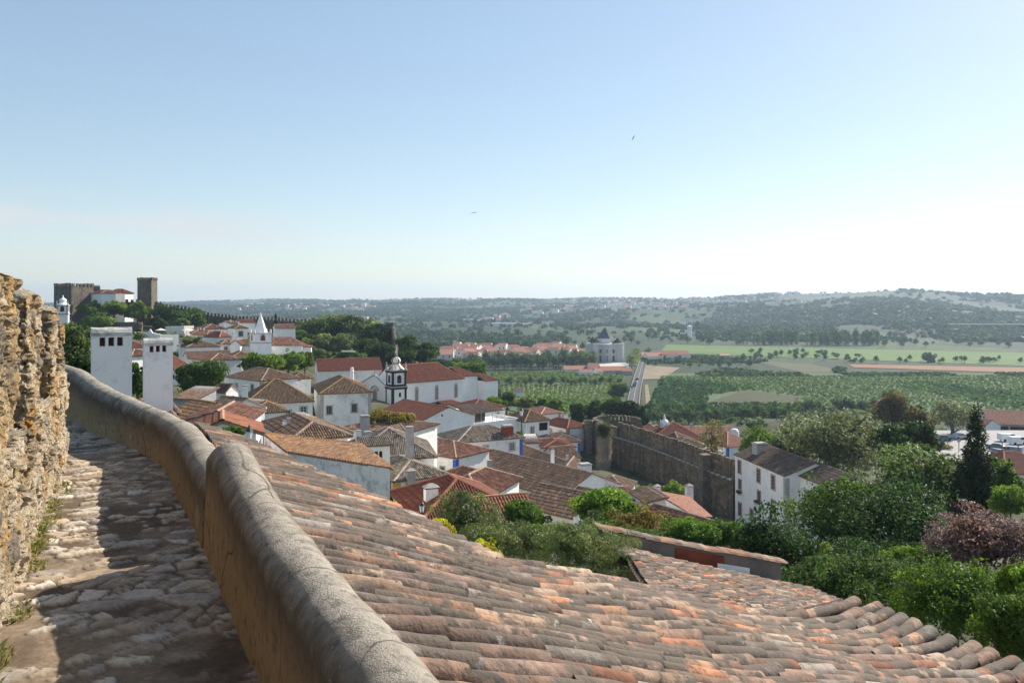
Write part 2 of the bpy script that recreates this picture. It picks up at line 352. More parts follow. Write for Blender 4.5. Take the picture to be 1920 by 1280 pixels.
def rough_block(corners_lo, z0, z1, thick, name, seed, parent, topround=.08, step=.0135):
    """rubble block: from t0 to t1 along the wall, thickness away from the walk; faces: inner, two ends, top"""
    t0,t1=corners_lo; rgl=np.random.default_rng(seed)
    # unwrapped strip: end(near) depth -> inner face -> end(far) depth
    L=[thick,t1-t0,thick]; s=np.arange(0,sum(L)+step,step); zz=np.arange(z0,z1+step*.5,step)
    topn=int(thick/step/1.5)
    xy=np.zeros((len(s),2)); nr=np.zeros((len(s),2))
    for i,a in enumerate(s):
        if a<L[0]: t=t0; dep=-(L[0]-a); n=-WD
        elif a<L[0]+L[1]: t=t0+a-L[0]; dep=0; n=WN
        else: t=t1; dep=-(a-L[0]-L[1]); n=WD
        # soften the corner
        xy[i]=W0+WD*t+WN*dep; nr[i]=n
    for _ in range(3): xy[1:-1]=(xy[:-2]+2*xy[1:-1]+xy[2:])/4; nr[1:-1]=(nr[:-2]+2*nr[1:-1]+nr[2:])/4
    nr/=np.linalg.norm(nr,axis=1)[:,None]+1e-9
    ns,nz=len(s),len(zz)
    S,Z=np.meshgrid(s,zz,indexing='ij'); pt=np.stack([S.ravel()*1.0+seed*3.1,Z.ravel()*1.9],1); p3=np.c_[pt,np.zeros(len(pt))]
    pt=pt+(np.stack([fbm(p3,2.5,3),fbm(p3+31,2.5,3)],1)-.5)*.4+(np.stack([fbm(p3,9,3),fbm(p3+31,9,3)],1)-.5)*.12
    lo,hi=pt.min(0)-.3,pt.max(0)+.3; n=int(np.prod(hi-lo)/.05); seeds=lo+rgl.random((n,2))*(hi-lo)
    d1,d2,ix=vor2b(pt,seeds); edge=smooth(d2-d1,0.0,.03); hs=rgl.random(n)
    rid=1-np.abs(fbm(p3,6,4)*2-1); rid2=1-np.abs(fbm(p3+7,15,3)*2-1)
    d=edge*.02+(hs[ix]-.5)*.05-(np.clip(rid-.87,0,1)*.2)-(np.clip(rid2-.84,0,1)*.1)+(fbm(p3,3,3)-.5)*.04+(fbm(p3,11,4)-.5)*.04+(fbm(p3,35,3)-.5)*.026
    col=ST[rgl.integers(0,len(ST),n)][ix]; mort=np.array([.47,.39,.28]); lime=np.array([.52,.47,.39])
    e=edge[:,None]; col=col*e+mort*(1-e)*.75
    lw=smooth(fbm(p3,1.6,4)+(0.07 if z1<-.5 else -.03),.5,.6)[:,None]*.65; col=col*(1-lw)+lime*lw; col*= (.75+.5*fbm(p3,8,4))[:,None]
    XY=np.repeat(xy[:,None,:],nz,1).reshape(-1,2)+np.repeat(nr[:,None,:],nz,1).reshape(-1,2)*d[:,None]
    zt=Z.ravel()+(fbm(p3+5,2.2,3)-.5)*.10*smooth(Z.ravel(),z1-.35,z1)
    v=np.c_[XY,zt]; q=grid_faces(ns,nz,True)
    # top: rings shrinking to the middle
    top=v.reshape(ns,nz,3)[:,-1,:]; cen=np.array([*(W0+WD*(t0+t1)/2-WN*thick/2), z1+.02]); rings=[top]; cols=[col.reshape(ns,nz,3)[:,-1,:]]
    # the back edge line: project every ring point towards the centre line
    R=14
    for r in range(1,R+1):
        f=r/R; ring=top*(1-f)+ (top*np.array([0,0,0])+cen)*f; 
        if r<R:
            ring=ring.copy(); ring[:,2]+= (fbm(ring,5,4)-.5)*.12*min(1,r/3)+.05*math.sin(f*1.57)
        rings.append(ring); cc=fbm(ring*1.0,6,4)[:,None]; cols.append(np.array([.4,.36,.29])*(.6+.8*cc))
    base=len(v); tv=np.vstack(rings[1:]); off=[(nz-1)+np.arange(ns)*nz]+[base+(r-1)*ns+np.arange(ns) for r in range(1,R+1)]
    tq=[]
    for a,b in zip(off[:-1],off[1:]): tq.append(np.stack([a[:-1],a[1:],b[1:],b[:-1]],1))
    q=np.vstack([q]+tq); v=np.vstack([v,tv]); tint=np.vstack([col]+cols[1:])
    # plain back so that nothing is open
    nb=len(v); bk=[top[0],top[-1],v[(ns-1)*nz],v[0]]; v=np.vstack([v,np.array(bk)]); tint=np.vstack([tint,np.tile([.4,.35,.27],(4,1))]); q=np.vstack([q,[[nb,nb+1,nb+2,nb+3]]])
    o0=np.array(parent_world(parent)); me=mesh_np(name,v-o0,q.ravel(),[4]*len(q),[M['rampart']],None,tint*np.array([1.2,1.14,1.02]),'POINT',False); return link(name,me,parent)
wall=thing('stone_rampart','rough sunlit rubble rampart with worn merlons on the left of the walk','wall',(-4.2,6.0,FLOOR))
rough_block((wt(-1.5),wt(8.15)),FLOOR-.15,-.86,.5,'wall_base',1,wall)
for (a,b,z,sd) in ((1.2,2.1,.2,9),(2.75,4.5,.12,2),(5.1,5.7,.0,3),(6.6,7.04,-.1,4),(7.5,7.8,-.22,6)):
    rough_block((wt(a),wt(b)),-.98,z,.46,'merlon',sd,wall)

# --- grass and weeds at the foot of the rampart
def tufts(name, spots, seed, cols, mat='leaf'):
    r=np.random.default_rng(seed); vs=[];q=[];tn=[]
    for (x,y,z,h,n,rad) in spots:
        for k in range(n):
            a=r.random()*6.28; rr=rad*math.sqrt(r.random()); b=np.array([x+rr*math.cos(a),y+rr*math.sin(a),z]); L=h*(.4+.8*r.random()); ln=np.array([math.cos(a)*.5+r.normal()*.35,math.sin(a)*.5+r.normal()*.35,1.0])*L
            sd=np.array([math.cos(a+1.6),math.sin(a+1.6),0])*(.004+.004*r.random()); i=len(vs); m=b+ln*.55+np.array([0,0,.05*L]); t=b+ln*np.array([1.25,1.25,.9])
            vs+=[b-sd,b+sd,m+sd*.8,m-sd*.8,t]; q+=[[i,i+1,i+2,i+3],[i+3,i+2,i+4]]; c=np.array(cols[r.integers(len(cols))])*(.7+.6*r.random()); tn+=[c,c]
    lo=[len(a) for a in q]; o0=np.array(spots[0][:3]); me=mesh_np(name,np.array(vs)-o0,np.concatenate(q),lo,[M[mat]],None,tn,'FACE'); o=link(name,me); o.location=o0; return tag(o,None,None,None,'stuff')
sp=[]; r=np.random.default_rng(8)
for Y in np.concatenate([r.uniform(3.2,4.3,16),r.uniform(4.6,7.0,60),r.uniform(5.0,6.6,30)]):
    t=wt(Y); off=.0+abs(r.normal())*.05; p=W0+WD*t+WN*off; sp.append((p[0],p[1],FLOOR,.02+.06*r.random()**2,int(14+16*r.random()),.05))
tufts('grass',sp,4,[(.2,.22,.07),(.3,.27,.12),(.13,.17,.05),(.36,.3,.16)])

# --- barrel tiles (real pieces) --------------------------------------------------
NEARPAL=[(.35,.215,.15),(.31,.19,.13),(.29,.19,.14),(.40,.27,.185),(.26,.175,.135),(.43,.31,.225),(.38,.17,.10),(.24,.175,.14),(.21,.165,.14),(.34,.29,.245),(.30,.2,.15),(.27,.19,.15),(.40,.23,.14),(.44,.2,.11),(.47,.35,.25)]
def barrel_field(name, parent, surf, rows, pitch, tl, pmax, pmin, seed, pal, na=7, ns=7, rad=.083, wob=.012, mat='tiles_near'):
    """surf(t,p)->xyz arrays; rows = list of t; each row of tapered cover tiles from pmin(t) to pmax(t), on concave under tiles"""
    r=np.random.default_rng(seed); vs=[];qs=[];tn=[];nv=0
    ang=np.linspace(-.12,math.pi+.12,na); 
    for t in rows:
        p1=pmax(t); p0=pmin(t); 
        if p1-p0<.15: continue
        p=p1+r.uniform(-.05,.06); k=0; rowd=r.normal()*wob
        while p>p0+.08:
            L=tl*r.uniform(.8,1.1); a=max(p-L-.07,p0); lift=.014+.012*r.random(); dt=rowd+r.normal()*wob*.5; yaw=r.normal()*.012
            ss=np.linspace(0,1,ns); pp=a+(p-a)*ss; rd=rad(t) if callable(rad) else rad; wid=rd*(.86+.14*ss)*r.uniform(.96,1.04)
            hh=lift*ss+.006                       # lower end rides on the tile below
            S,A=np.meshgrid(np.arange(ns),ang,indexing='ij')
            tt=t+dt+yaw*(ss[S]-.5)*2+wid[S]*np.cos(A); zz=hh[S]+(.92*wid[S] if not callable(rad) else .6*wid[S]+.03)*np.sin(A)
            x=surf(tt.ravel(),pp[S].ravel()); x[:,2]+=zz.ravel(); x+=((fbm(x,14,2)-.5)*.008)[:,None]
            vs.append(x); qs.append(grid_faces(ns,na)+nv); nv+=len(x)
            c=np.array(pal[r.integers(len(pal))])*r.uniform(.52,1.18); tn.append(np.tile(c,((ns-1)*(na-1),1)))
            # front lip thickness
            e=x.reshape(ns,na,3)[-1]; inn=e*1.0; cenl=e.mean(0); inn=e+(cenl-e)*.17; vs.append(np.vstack([e,inn])); 
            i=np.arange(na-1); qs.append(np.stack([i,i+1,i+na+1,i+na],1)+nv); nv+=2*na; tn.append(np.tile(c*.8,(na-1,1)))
            p-=L; k+=1
        # under tiles (channel) between this row and the next
        ss=np.linspace(p0,p1-.06,max(3,int((p1-p0)/.3))); ua=np.linspace(0,math.pi,5)
        S,A=np.meshgrid(np.arange(len(ss)),ua,indexing='ij'); tt=t+(pitch(t) if callable(pitch) else pitch)/2+ (.085 if not callable(pitch) else .45*pitch(t))*np.cos(A); x=surf(tt.ravel(),ss[S].ravel()); x[:,2]+=(.03-.06*np.sin(A)).ravel()
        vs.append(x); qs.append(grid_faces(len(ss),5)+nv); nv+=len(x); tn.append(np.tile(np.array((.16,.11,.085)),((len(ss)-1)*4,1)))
    v=np.vstack(vs); q=np.vstack(qs); tn=np.vstack(tn); o0=np.array(parent_world(parent))
    me=mesh_np(name,v-o0,q.ravel(),[4]*len(q),[M[mat]],None,tn,'FACE',True); return link(name,me,parent)

O2=np.array([-.146,2.18])
def zprof(p): # steeper above, bell-cast (flaring) eaves
    p=np.asarray(p,float); return -1.22-.385*np.minimum(p,4.4)-np.where(p>4.4, .385*(p-4.4)-.5*.135*(p-4.4)**2, 0)
def surf_main(t,p):
    t=np.asarray(t,float); p=np.asarray(p,float); t=t+.28*np.clip(t/3,0,1.2)*np.maximum(p-1.3,0)      # the rows fan out towards the eaves
    x=O2[0]+Uv[0]*t+Dv[0]*p; y=O2[1]+Uv[1]*t+Dv[1]*p; z=zprof(p)-.042*np.maximum(np.asarray(t)-3.2,0)+(fbm(np.c_[x,y,x*0],.9,2)-.5)*.08; return np.stack([x,y,z],1)
def pmax_main(t):
    if t<2.95: return 6.75
    return float(np.interp(t,[2.95,3.4,4.2,5.2,6.2,6.9,7.4],[1.5,1.33,1.14,.8,.47,.12,-.2]))
nh=thing('tile_roofed_house','old house just below the wall walk, its mossy barrel tile roof filling the foreground','house',(2.5,5.2,-5.5))
rows=np.concatenate([np.arange(-4.3,-.6,.19),np.arange(-.6,3.0,.128),np.arange(3.04,7.05,.15)])
pit=lambda t:.19 if t<-.6 else .128 if t<3 else .15
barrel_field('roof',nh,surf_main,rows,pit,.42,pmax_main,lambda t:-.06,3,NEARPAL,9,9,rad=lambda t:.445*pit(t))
def deck(name,parent,surf,ts,pm,p0,mat,drop=.09):
    mb=MB()
    for a,b in zip(ts[:-1],ts[1:]):
        e=min(pm(a),pm(b))-.05; ps=np.linspace(p0,e,14)
        for c,d in zip(ps[:-1],ps[1:]):
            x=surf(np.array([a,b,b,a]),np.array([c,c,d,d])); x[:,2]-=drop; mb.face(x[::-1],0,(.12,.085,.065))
    return mb.build(name,M[mat],parent)
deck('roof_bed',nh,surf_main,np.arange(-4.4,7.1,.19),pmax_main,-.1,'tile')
mb=MB()   # walls of that house, under the eaves
def wq(t0,p0,t1,p1,zb,ztop=None):
    a=surf_main(np.array([t0,t1]),np.array([p0,p1])); mb.face([(a[0][0],a[0][1],zb),(a[1][0],a[1][1],zb),(a[1][0],a[1][1],a[1][2]-.13),(a[0][0],a[0][1],a[0][2]-.13)])
wq(-4.2,6.45,2.8,6.45,-9); wq(2.8,6.45,2.8,3.8,-9); wq(2.8,3.8,2.8,1.3,-9); wq(2.8,1.25,4.2,1.0,-9); wq(4.2,1.0,6.2,.35,-9); wq(6.2,.35,6.9,.05,-9); wq(-4.2,-.1,-4.2,6.45,-9)
mb.build('wall',M['white'],nh)
# broken and slipped pieces lying on the roof
def loose(t,p,rot,tilt,L=.2,sd=0,label=None):
    x=surf_main(np.array([t]),np.array([p]))[0]; m=MB(); R=.075; N_=7
    d=(D*math.cos(rot)+U*math.sin(rot)); s=V((-d.y,d.x,0)); up=V((0,0,1)); d=(d+up*tilt).normalized(); w=d.cross(s).normalized(); c=V(x)+up*.16
    pr=[(math.pi*k/N_) for k in range(N_+1)]
    for rr in (R,R*.82):
        for a,b in zip(pr[:-1],pr[1:]):
            pa=[c+s*(rr*math.cos(a))+w*(rr*math.sin(a)-R*.5),c+s*(rr*math.cos(b))+w*(rr*math.sin(b)-R*.5)]; m.face([pa[0],pa[1],pa[1]+d*L,pa[0]+d*L],0,(.2,.13,.1))
    o=m.build('broken_tile',M['tiles_near'],None,True,tuple(c)); tag(o,label,'roof tile')
loose(.62,2.62,1.9,.45,.17,1,'broken dark piece of tile standing upright on the foreground roof')

# --- lower roof behind the main one, with its coped end wall
S1=np.array([2.52,16.0,-5.09])
def surf_2(t,p):   # p along D from the wall's left end, t<0 towards the camera
    x=S1[0]+Uv[0]*t+Dv[0]*p; y=S1[1]+Uv[1]*t+Dv[1]*p; z=S1[2]-.32*np.asarray(p,float)+(fbm(np.c_[x,y,x*0],.6,2)-.5)*.1; return np.stack([x,y,z],1)
h2=thing('tile_roofed_house','lower tiled house behind the foreground roof, with a dark coped gable wall','house',(3.2,13,-9))
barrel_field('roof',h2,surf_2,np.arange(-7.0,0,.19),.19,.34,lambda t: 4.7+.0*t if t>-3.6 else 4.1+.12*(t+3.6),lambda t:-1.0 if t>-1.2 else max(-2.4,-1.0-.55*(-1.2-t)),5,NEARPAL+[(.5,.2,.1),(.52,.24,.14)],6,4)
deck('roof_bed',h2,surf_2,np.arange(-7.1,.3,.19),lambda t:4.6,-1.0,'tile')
mb=MB(); ax=D
def w2(p0,p1,h0,h1,th,m,off=0.0,z0=-.6):
    a=surf_2(np.array([0.0,0.0]),np.array([p0,p1])); q=[V(a[0])+V((0,0,z0)),V(a[1])+V((0,0,z0)),V(a[1])+V((0,0,h1)),V(a[0])+V((0,0,h0))]; q=[x-U*off for x in q]; mb.prism(list(reversed(q)),U*th,m)
w2(-.95,3.9,.25,.47,.35,0); 
mb.build('gable_wall',M['darkgrey'],h2)
mb=MB(); w2(.95,2.25,.28,.33,.02,0,.02,.02); mb.build('red_band',M['redp'],h2)
mb=MB(); w2(2.05,2.95,.16,.19,.02,0,.026,.0); mb.build('white_panel',M['white'],h2)
mb=MB()
for k in range(9,36):   # coping of small tiles on the end wall
    p=-2.6+k*.185; hgt=.22+(.47-.22)*(p+2.6)/6.5; a=surf_2(np.array([0.0]),np.array([p]))[0]; c=V(a)+V((0,0,hgt+.0))+U*.17
    cs=[c+U*(.22*math.cos(x))+V((0,0,.07*math.sin(x)+random.uniform(-.01,.01))) for x in np.linspace(0,math.pi,6)]
    tcol=tuple(x*.62 for x in random.choice(NEARPAL)); 
    for x,y in zip(cs[:-1],cs[1:]): mb.face([x,y,y+V((D.x*.2,D.y*.2,-.05)),x+V((D.x*.2,D.y*.2,-.05))],0,tcol)
mb.build('coping',M['tile'],h2)
mb=MB(); a=surf_2(np.array([-7.0,-3.6,-.2]),np.array([3.4,4.3,4.5]))
for x,y in zip(a[:-1],a[1:]): mb.face([(x[0],x[1],-13),(y[0],y[1],-13),(y[0],y[1],y[2]-.12),(x[0],x[1],x[2]-.12)])
a=surf_2(np.array([-.2,-.2]),np.array([4.5,-.95]))
mb.face([(a[0][0],a[0][1],-13),(a[1][0],a[1][1],-13),(a[1][0],a[1][1],a[1][2]-.3),(a[0][0],a[0][1],a[0][2]-.3)])
mb.build('wall',M['darkgrey'],h2)
# ================================================================== TOWN
GC=[]                                   # ground control points (x, y, z, weight radius)
PAL={'old':[(.21,.12,.075),(.18,.105,.07),(.25,.15,.095),(.15,.10,.072),(.22,.14,.10),(.19,.105,.063),(.28,.19,.13),(.14,.10,.075)],
 'dark':[(.155,.105,.075),(.13,.09,.07),(.18,.125,.09),(.115,.085,.07),(.2,.15,.11)],
 'grey':[(.27,.22,.17),(.20,.165,.13),(.33,.27,.21),(.23,.18,.14),(.15,.12,.1)],
 'red':[(.18,.055,.034),(.15,.05,.033),(.2,.066,.04),(.165,.06,.04)],
 'redbr':[(.21,.085,.055),(.18,.075,.05),(.25,.115,.08),(.15,.078,.056),(.29,.165,.12)],
 'terra':[(.29,.115,.065),(.25,.10,.058),(.33,.14,.08)],
 'pink':[(.36,.17,.115),(.32,.145,.10),(.4,.2,.14)],
 'lich':[(.29,.155,.08),(.25,.135,.075),(.33,.19,.105),(.2,.12,.08)],
 'ochre':[(.155,.1,.066),(.13,.085,.062),(.18,.115,.07),(.2,.14,.09)]}
TM={'old':'tile','dark':'tile','grey':'tile','red':'tilenew','redbr':'tile','terra':'tilenew','pink':'tilenew','lich':'tilelich','ochre':'tilelich'}
def clip_rows(poly2, uc):
    ys=[]
    for (a,b) in zip(poly2, poly2[1:]+poly2[:1]):
        if (a[0]-uc)*(b[0]-uc)<=0 and abs(a[0]-b[0])>1e-6: ys.append(a[1]+(uc-a[0])/(b[0]-a[0])*(b[1]-a[1]))
    return (min(ys),max(ys)) if len(ys)>1 else None
def tile_plane(mb, poly, pal, pitch, tl=.45, over=.12, seg=3, step=.03, pan=.45, m=0):
    """covers a roof plane (first edge = eave) with rows of real barrel tiles"""
    poly=[V(p) for p in poly]; u=(poly[1]-poly[0]).normalized(); n=(poly[1]-poly[0]).cross(poly[2]-poly[0]).normalized()
    if n.z<0: n=-n
    v=n.cross(u); 
    if v.z<0: v=-v
    p2=[((p-poly[0]).dot(u),(p-poly[0]).dot(v)) for p in poly]
    bp=[p-v*over if i<2 else p for i,p in enumerate(poly)]
    b=random.choice(pal); mb.face(bp, m, tuple(x*pan for x in b)); mb.face([p-n*.12 for p in reversed(bp)], m, (.3,.25,.2))
    for i in range(len(bp)):
        p,q=bp[i],bp[(i+1)%len(bp)]; mb.face([p-n*.12,q-n*.12,q,p], m, (.3,.22,.16))
    us=[a for a,_ in p2]; x=min(us)+pitch*.5; r=pitch*.41; ca=[(r*math.cos(math.pi*k/seg),r*math.sin(math.pi*k/seg)*.9) for k in range(seg+1)]
    while x<max(us):
        c=clip_rows(p2,x)
        if c and c[1]-c[0]>.1:
            v0=c[0]-(over if c[0]<.05 else 0)-random.random()*.05; v1=c[1]; k=max(1,int((v1-v0)/tl)) if tl else 1; L=(v1-v0)/k
            for j in range(k):
                col=random.choice(pal); g=.85+.3*random.random(); col=(col[0]*g,col[1]*g,col[2]*g); a=v0+j*L; bb=a+L*1.02
                o=poly[0]+u*(x+random.uniform(-.012,.012)); lo=step if step else 0
                for (s0,h0),(s1,h1) in zip(ca[:-1],ca[1:]):
                    mb.face([o+u*s0+v*a+n*(h0+lo),o+u*s1+v*a+n*(h1+lo),o+u*s1+v*bb+n*h1,o+u*s0+v*bb+n*h0], m, col)
                if j==0: mb.face([o+u*s+v*a+n*(h+lo) for s,h in ca], m, tuple(q*.3 for q in col))
        x+=pitch
def ridge_line(mb, a, b, r, col, m=0):
    a,b=V(a),V(b); d=(b-a); L=d.length; d.normalize(); s=d.cross(V((0,0,1))).normalized(); up=s.cross(d); k=max(1,int(L/.45))
    for j in range(k):
        p=a+d*(L*j/k); q=a+d*(L*(j+1)/k); g=.8+.35*random.random(); cc=tuple(x*g for x in col)
        for i in range(4):
            t0,t1=math.pi*i/4-.3*(i==0),math.pi*(i+1)/4+.3*(i==3)
            f=lambda c,t,rr:c+s*(rr*math.cos(t))+up*(rr*math.sin(t)-.02)
            mb.face([f(p,t0,r*1.06),f(p,t1,r*1.06),f(q,t1,r),f(q,t0,r)], m, cc)
RIDGE={'old':(.34,.25,.18),'dark':(.22,.17,.13),'grey':(.4,.34,.28),'red':(.33,.13,.07),'redbr':(.42,.29,.21),'terra':(.46,.25,.15),'pink':(.55,.36,.27),'lich':(.42,.24,.1),'ochre':(.36,.21,.09)}
def window(par, c, ax, out, w, h, style='w'):
    """c = centre on the wall plane, ax along the wall, out = outward"""
    if style=='x':
        mb=MB(); mb.box(c+out*.012, w, .05, h, ax, 0); mb.build('opening', M['dark'], par); return
    fm={'w':'trim','d':'trim','s':'pinktrim','y':'yellow','g':'trim'}[style]; f=.16 if style!='g' else .2
    mb=MB(); o=out*.03
    mb.box(c+o+V((0,0,h/2+f/2)), w+2*f, .1, f, ax); mb.box(c+o-V((0,0,h/2+f/2)), w+2*f+.1, .14, f, ax)
    for s in(-1,1): mb.box(c+o+ax*(s*(w/2+f/2)), f, .1, h, ax)
    fr=mb.build('window' if style!='d' else 'door', M[fm], par)
    mb=MB(); mb.box(c+out*.014, w, .03, h, ax, 0)
    if style in 'wd':
        for k in range(3): mb.box(c+out*.045+ax*((k-1)*(w/2-.04)), .07, .03, h, ax, 1)
        for k in range(4): mb.box(c+out*.043+V((0,0,(k/3-.5)*(h-.06))), w, .03, .06, ax, 1)
    elif style=='s':
        for k in range(3): mb.box(c+out*.045+ax*((k-1)*(w/2-.04)), .07, .03, h, ax, 2)
        for k in range(5): mb.box(c+out*.043+V((0,0,(k/4-.5)*(h-.06))), w, .03, .06, ax, 2)
    elif style=='g':
        for k in range(4): mb.box(c+out*.05+ax*((k-1.5)*w/3), .06, .05, h, ax, 2)
    mb.build('pane', [M['glass'],M['frame'],M['shut']], fr)
def chimney(par, px, yt, yb, wpx, Y, kind='box', mat='white', dp=.7):
    a=P(px,yt,Y); b=P(px,yb,Y); w=wpx/F*Y; h=a.z-b.z; ax=V((.93,.36,0)).normalized(); c=V((a.x,a.y,0)); d=w*dp
    mb=MB(); H=h+1.2; z0=a.z-H
    if kind=='round': 
        mb.lathe(V((a.x,a.y,z0)),[(w*.5,0),(w*.42,H*.8),(w*.5,H*.81),(w*.5,H*.84),(w*.38,H*.86),(w*.38,H*.96),(w*.2,H)],14)
        ch=mb.build('chimney',M[mat],par,True); return
    t=.18*w if kind!='slot' else .1*w
    if kind=='cap':
        mb.box(c+V((0,0,z0+(H-t*2.2)/2)), w, d, H-t*2.2, ax); ch=mb.build('chimney',M[mat],par)
        mb=MB(); zb=a.z-t*2.2; mb.box(c+V((0,0,zb+t*.25)), w*1.16, d*1.16, t*.5, ax, 1); 
        q=[c+ax*(w*.62*i)+V((0,0,1)).cross(ax)*(d*.62*j)+V((0,0,zb+t*.5)) for i,j in((-1,-1),(1,-1),(1,1),(-1,1))]; r=[c+ax*(w*.15*i)+V((0,0,zb+t*2.2)) for i in(-1,1)]
        mb.face([q[0],q[1],r[1],r[0]]); mb.face([q[2],q[3],r[0],r[1]]); mb.face([q[1],q[2],r[1]]); mb.face([q[3],q[0],r[0]]); mb.build('chimney_cap',[M['grey'],M['redp']],ch)
    else:
        mb.box(c+V((0,0,z0+(H-t)/2)), w, d, H-t, ax); ch=mb.build('chimney',M[mat],par)
        mb=MB(); mb.box(c+V((0,0,a.z-t*.55)), w*1.12, d*1.12, t*.5, ax); mb.box(c+V((0,0,a.z-t*.15)), w*.9, d*.9, t*.4, ax); mb.build('chimney_cap',M['grey'],ch)
        if kind=='slot':
            mb=MB(); ay=V((0,0,1)).cross(ax)
            for k in(-1,0,1): mb.box(c+ax*(k*w*.26)-ay*(d/2+.004)+V((0,0,a.z-t*3.2)), w*.15, .03, t*2.6, ax)
            mb.build('vent',M['dark'],ch)
def house(label, A, Y, B, d, ry=None, rise=None, roof='hip', hl=True, hr=True, wh=5.5, wm='white', rm='old', wins=(), pil=(), chim=(), corn='white', YB=None, cat='house', name='house', over=.3, det=None):
    """A, B = pixels of the two ends of the eave facing the camera, Y = distance of A; d = depth of the house behind that face"""
    a=P(A[0],A[1],Y); z=a.z
    if YB is None: YB=-z*F/(B[1]-CY)
    b=V(((B[0]-CX)/F*YB,YB,z)); ab=b-a; L=ab.length; e=ab/L; n=V((-e.y,e.x,0))
    if n.dot(V((a.x+b.x,a.y+b.y,0)))<0: n=-n
    ctr=(a+b)/2+n*d/2; hd=d/2 if roof!='gan' and (roof=='gab' or L>=d) else L/2
    if ry is not None: rise=(CY-ry)/F*ctr.y-z
    lim=(.12*hd,.8*hd)
    if not lim[0]<=rise<=lim[1]: print('rise',label[:40],round(rise,2),[round(x,2) for x in lim],'L',round(L,1),'ang',round(math.degrees(math.atan2(e.y,e.x)))); rise=min(max(rise,lim[0]),lim[1])
    zb=z-wh; o=thing(name,label,cat,(ctr.x,ctr.y,zb)); GC.append((ctr.x,ctr.y,zb+.3)); GC.append((a.x-n.x*1.5,a.y-n.y*1.5,zb)); GC.append((b.x-n.x*1.5,b.y-n.y*1.5,zb))
    q=[a,b,b+n*d,a+n*d]; pal=PAL[rm]; dist=ctr.y; pitch=.21 if dist<100 else .23 if dist<150 else .27; tl=.42 if dist<100 else .6; seg=4 if dist<90 else 3
    zg=zb-3.5
    mb=MB(); base=[V((p.x,p.y,zg)) for p in q]; mb.prism(base,z-.02-zg)
    rd=V((0,0,rise))
    if roof=='gab':
        for p,s in((a,1),(b,-1)): t=[p,p+n*d,p+n*d/2+rd]; mb.prism(t if s<0 else t[::-1],e*(-.3 if s<0 else .3))
    if roof=='gan':
        for p,s in((a,1),(a+n*d,-1)): t=[p,p+e*L,p+e*L/2+rd]; mb.prism(t if s>0 else t[::-1],n*(.3*s))
    if roof=='shed':
        t=[a+n*d,a,a+n*d+rd]; mb.prism(t,e*L)
    mb.build('wall',M[wm],o)
    if roof!='shed' and over>.2 and corn:
        mb=MB()
        for p,q2,nn in((q[0],q[1],-n),(q[1],q[2],e),(q[2],q[3],n),(q[3],q[0],-e)):
            if roof=='gab' and abs(nn.dot(e))>.5: continue
            if roof=='gan' and abs(nn.dot(n))>.5: continue
            mb.box((p+q2)/2+nn*.08+V((0,0,-.14)), (q2-p).length+.32, .16, .22, (q2-p))
        mb.build('cornice',M[corn],o)
    # roof planes
    mb=MB(); ov=over; up=V((0,0,.06)); sl=rise/hd; dz=V((0,0,-ov*sl*.5))
    E=[a-e*ov-n*ov,b+e*ov-n*ov,b+e*ov+n*(d+ov),a-e*ov+n*(d+ov)]; E=[x+up+dz for x in E]; rc=RIDGE[rm]; R=.15 if dist<120 else .17
    def tp(poly): tile_plane(mb,poly,pal,pitch,tl,.1,seg,.03 if dist<160 else 0)
    if roof=='hip':
        if L>=d: r0=a+n*d/2+e*(d/2 if hl else -ov)+rd+up; r1=b+n*d/2-e*(d/2 if hr else -ov)+rd+up
        else: r0=a+e*L/2+n*L/2+rd+up; r1=a+e*L/2+n*(d-L/2)+rd+up
        if L>=d:
            tp([E[0],E[1],r1,r0]); tp([E[2],E[3],r0,r1])
            if hr: tp([E[1],E[2],r1])
            if hl: tp([E[3],E[0],r0])
            ln=[(r0,r1)]+([(E[0],r0),(E[3],r0)] if hl else [])+([(E[1],r1),(E[2],r1)] if hr else [])
        else:
            tp([E[0],E[1],r0]); tp([E[1],E[2],r1,r0]); tp([E[2],E[3],r1]); tp([E[3],E[0],r0,r1]); ln=[(r0,r1),(E[0],r0),(E[1],r0),(E[2],r1),(E[3],r1)]
        if not hl and L>=d: mb2=MB(); mb2.prism([a,a+n*d,a+n*d/2+rd][::-1],e*.3); mb2.build('gable',M[wm],o)
        if not hr and L>=d: mb2=MB(); mb2.prism([b,b+n*d,b+n*d/2+rd],-e*.3); mb2.build('gable',M[wm],o)
        for p,q2 in ln: ridge_line(mb,p,q2,R,rc)
    elif roof=='gab':
        e2=e*.12; r0=a-e2+n*d/2+rd+up; r1=b+e2+n*d/2+rd+up; k=[a-e2-n*ov,b+e2-n*ov,b+e2+n*(d+ov),a-e2+n*(d+ov)]; k=[x+up+dz*2 for x in k]
        tp([k[0],k[1],r1,r0]); tp([k[2],k[3],r0,r1]); ridge_line(mb,r0,r1,R,rc)
    elif roof=='gan':
        n2=n*.12; r0=a+e*L/2-n2+rd+up; r1=a+e*L/2+n*d+n2+rd+up; k=[a-n2-e*ov,b-n2+e*ov,b+n*d+n2+e*ov,a+n*d+n2-e*ov]; k=[x+up+dz*2 for x in k]
        tp([k[1],k[2],r1,r0]); tp([k[3],k[0],r0,r1]); ridge_line(mb,r0,r1,R,rc)
    elif roof=='shed':
        tp([E[0],E[1],E[2]+rd,E[3]+rd])
    mb.build('roof',M[TM[rm]],o)
    if not wins and L>5 and wh>=5 and dist<200 and roof!='gan' and name=='house' and random.random()<.65:
        k=2 if L>7.5 else 1; wins=[('F',(j+.5+random.uniform(-.15,.15))/k,random.uniform(.8,1.3),.75,1.05,random.choice('wgg')) for j in range(k)]
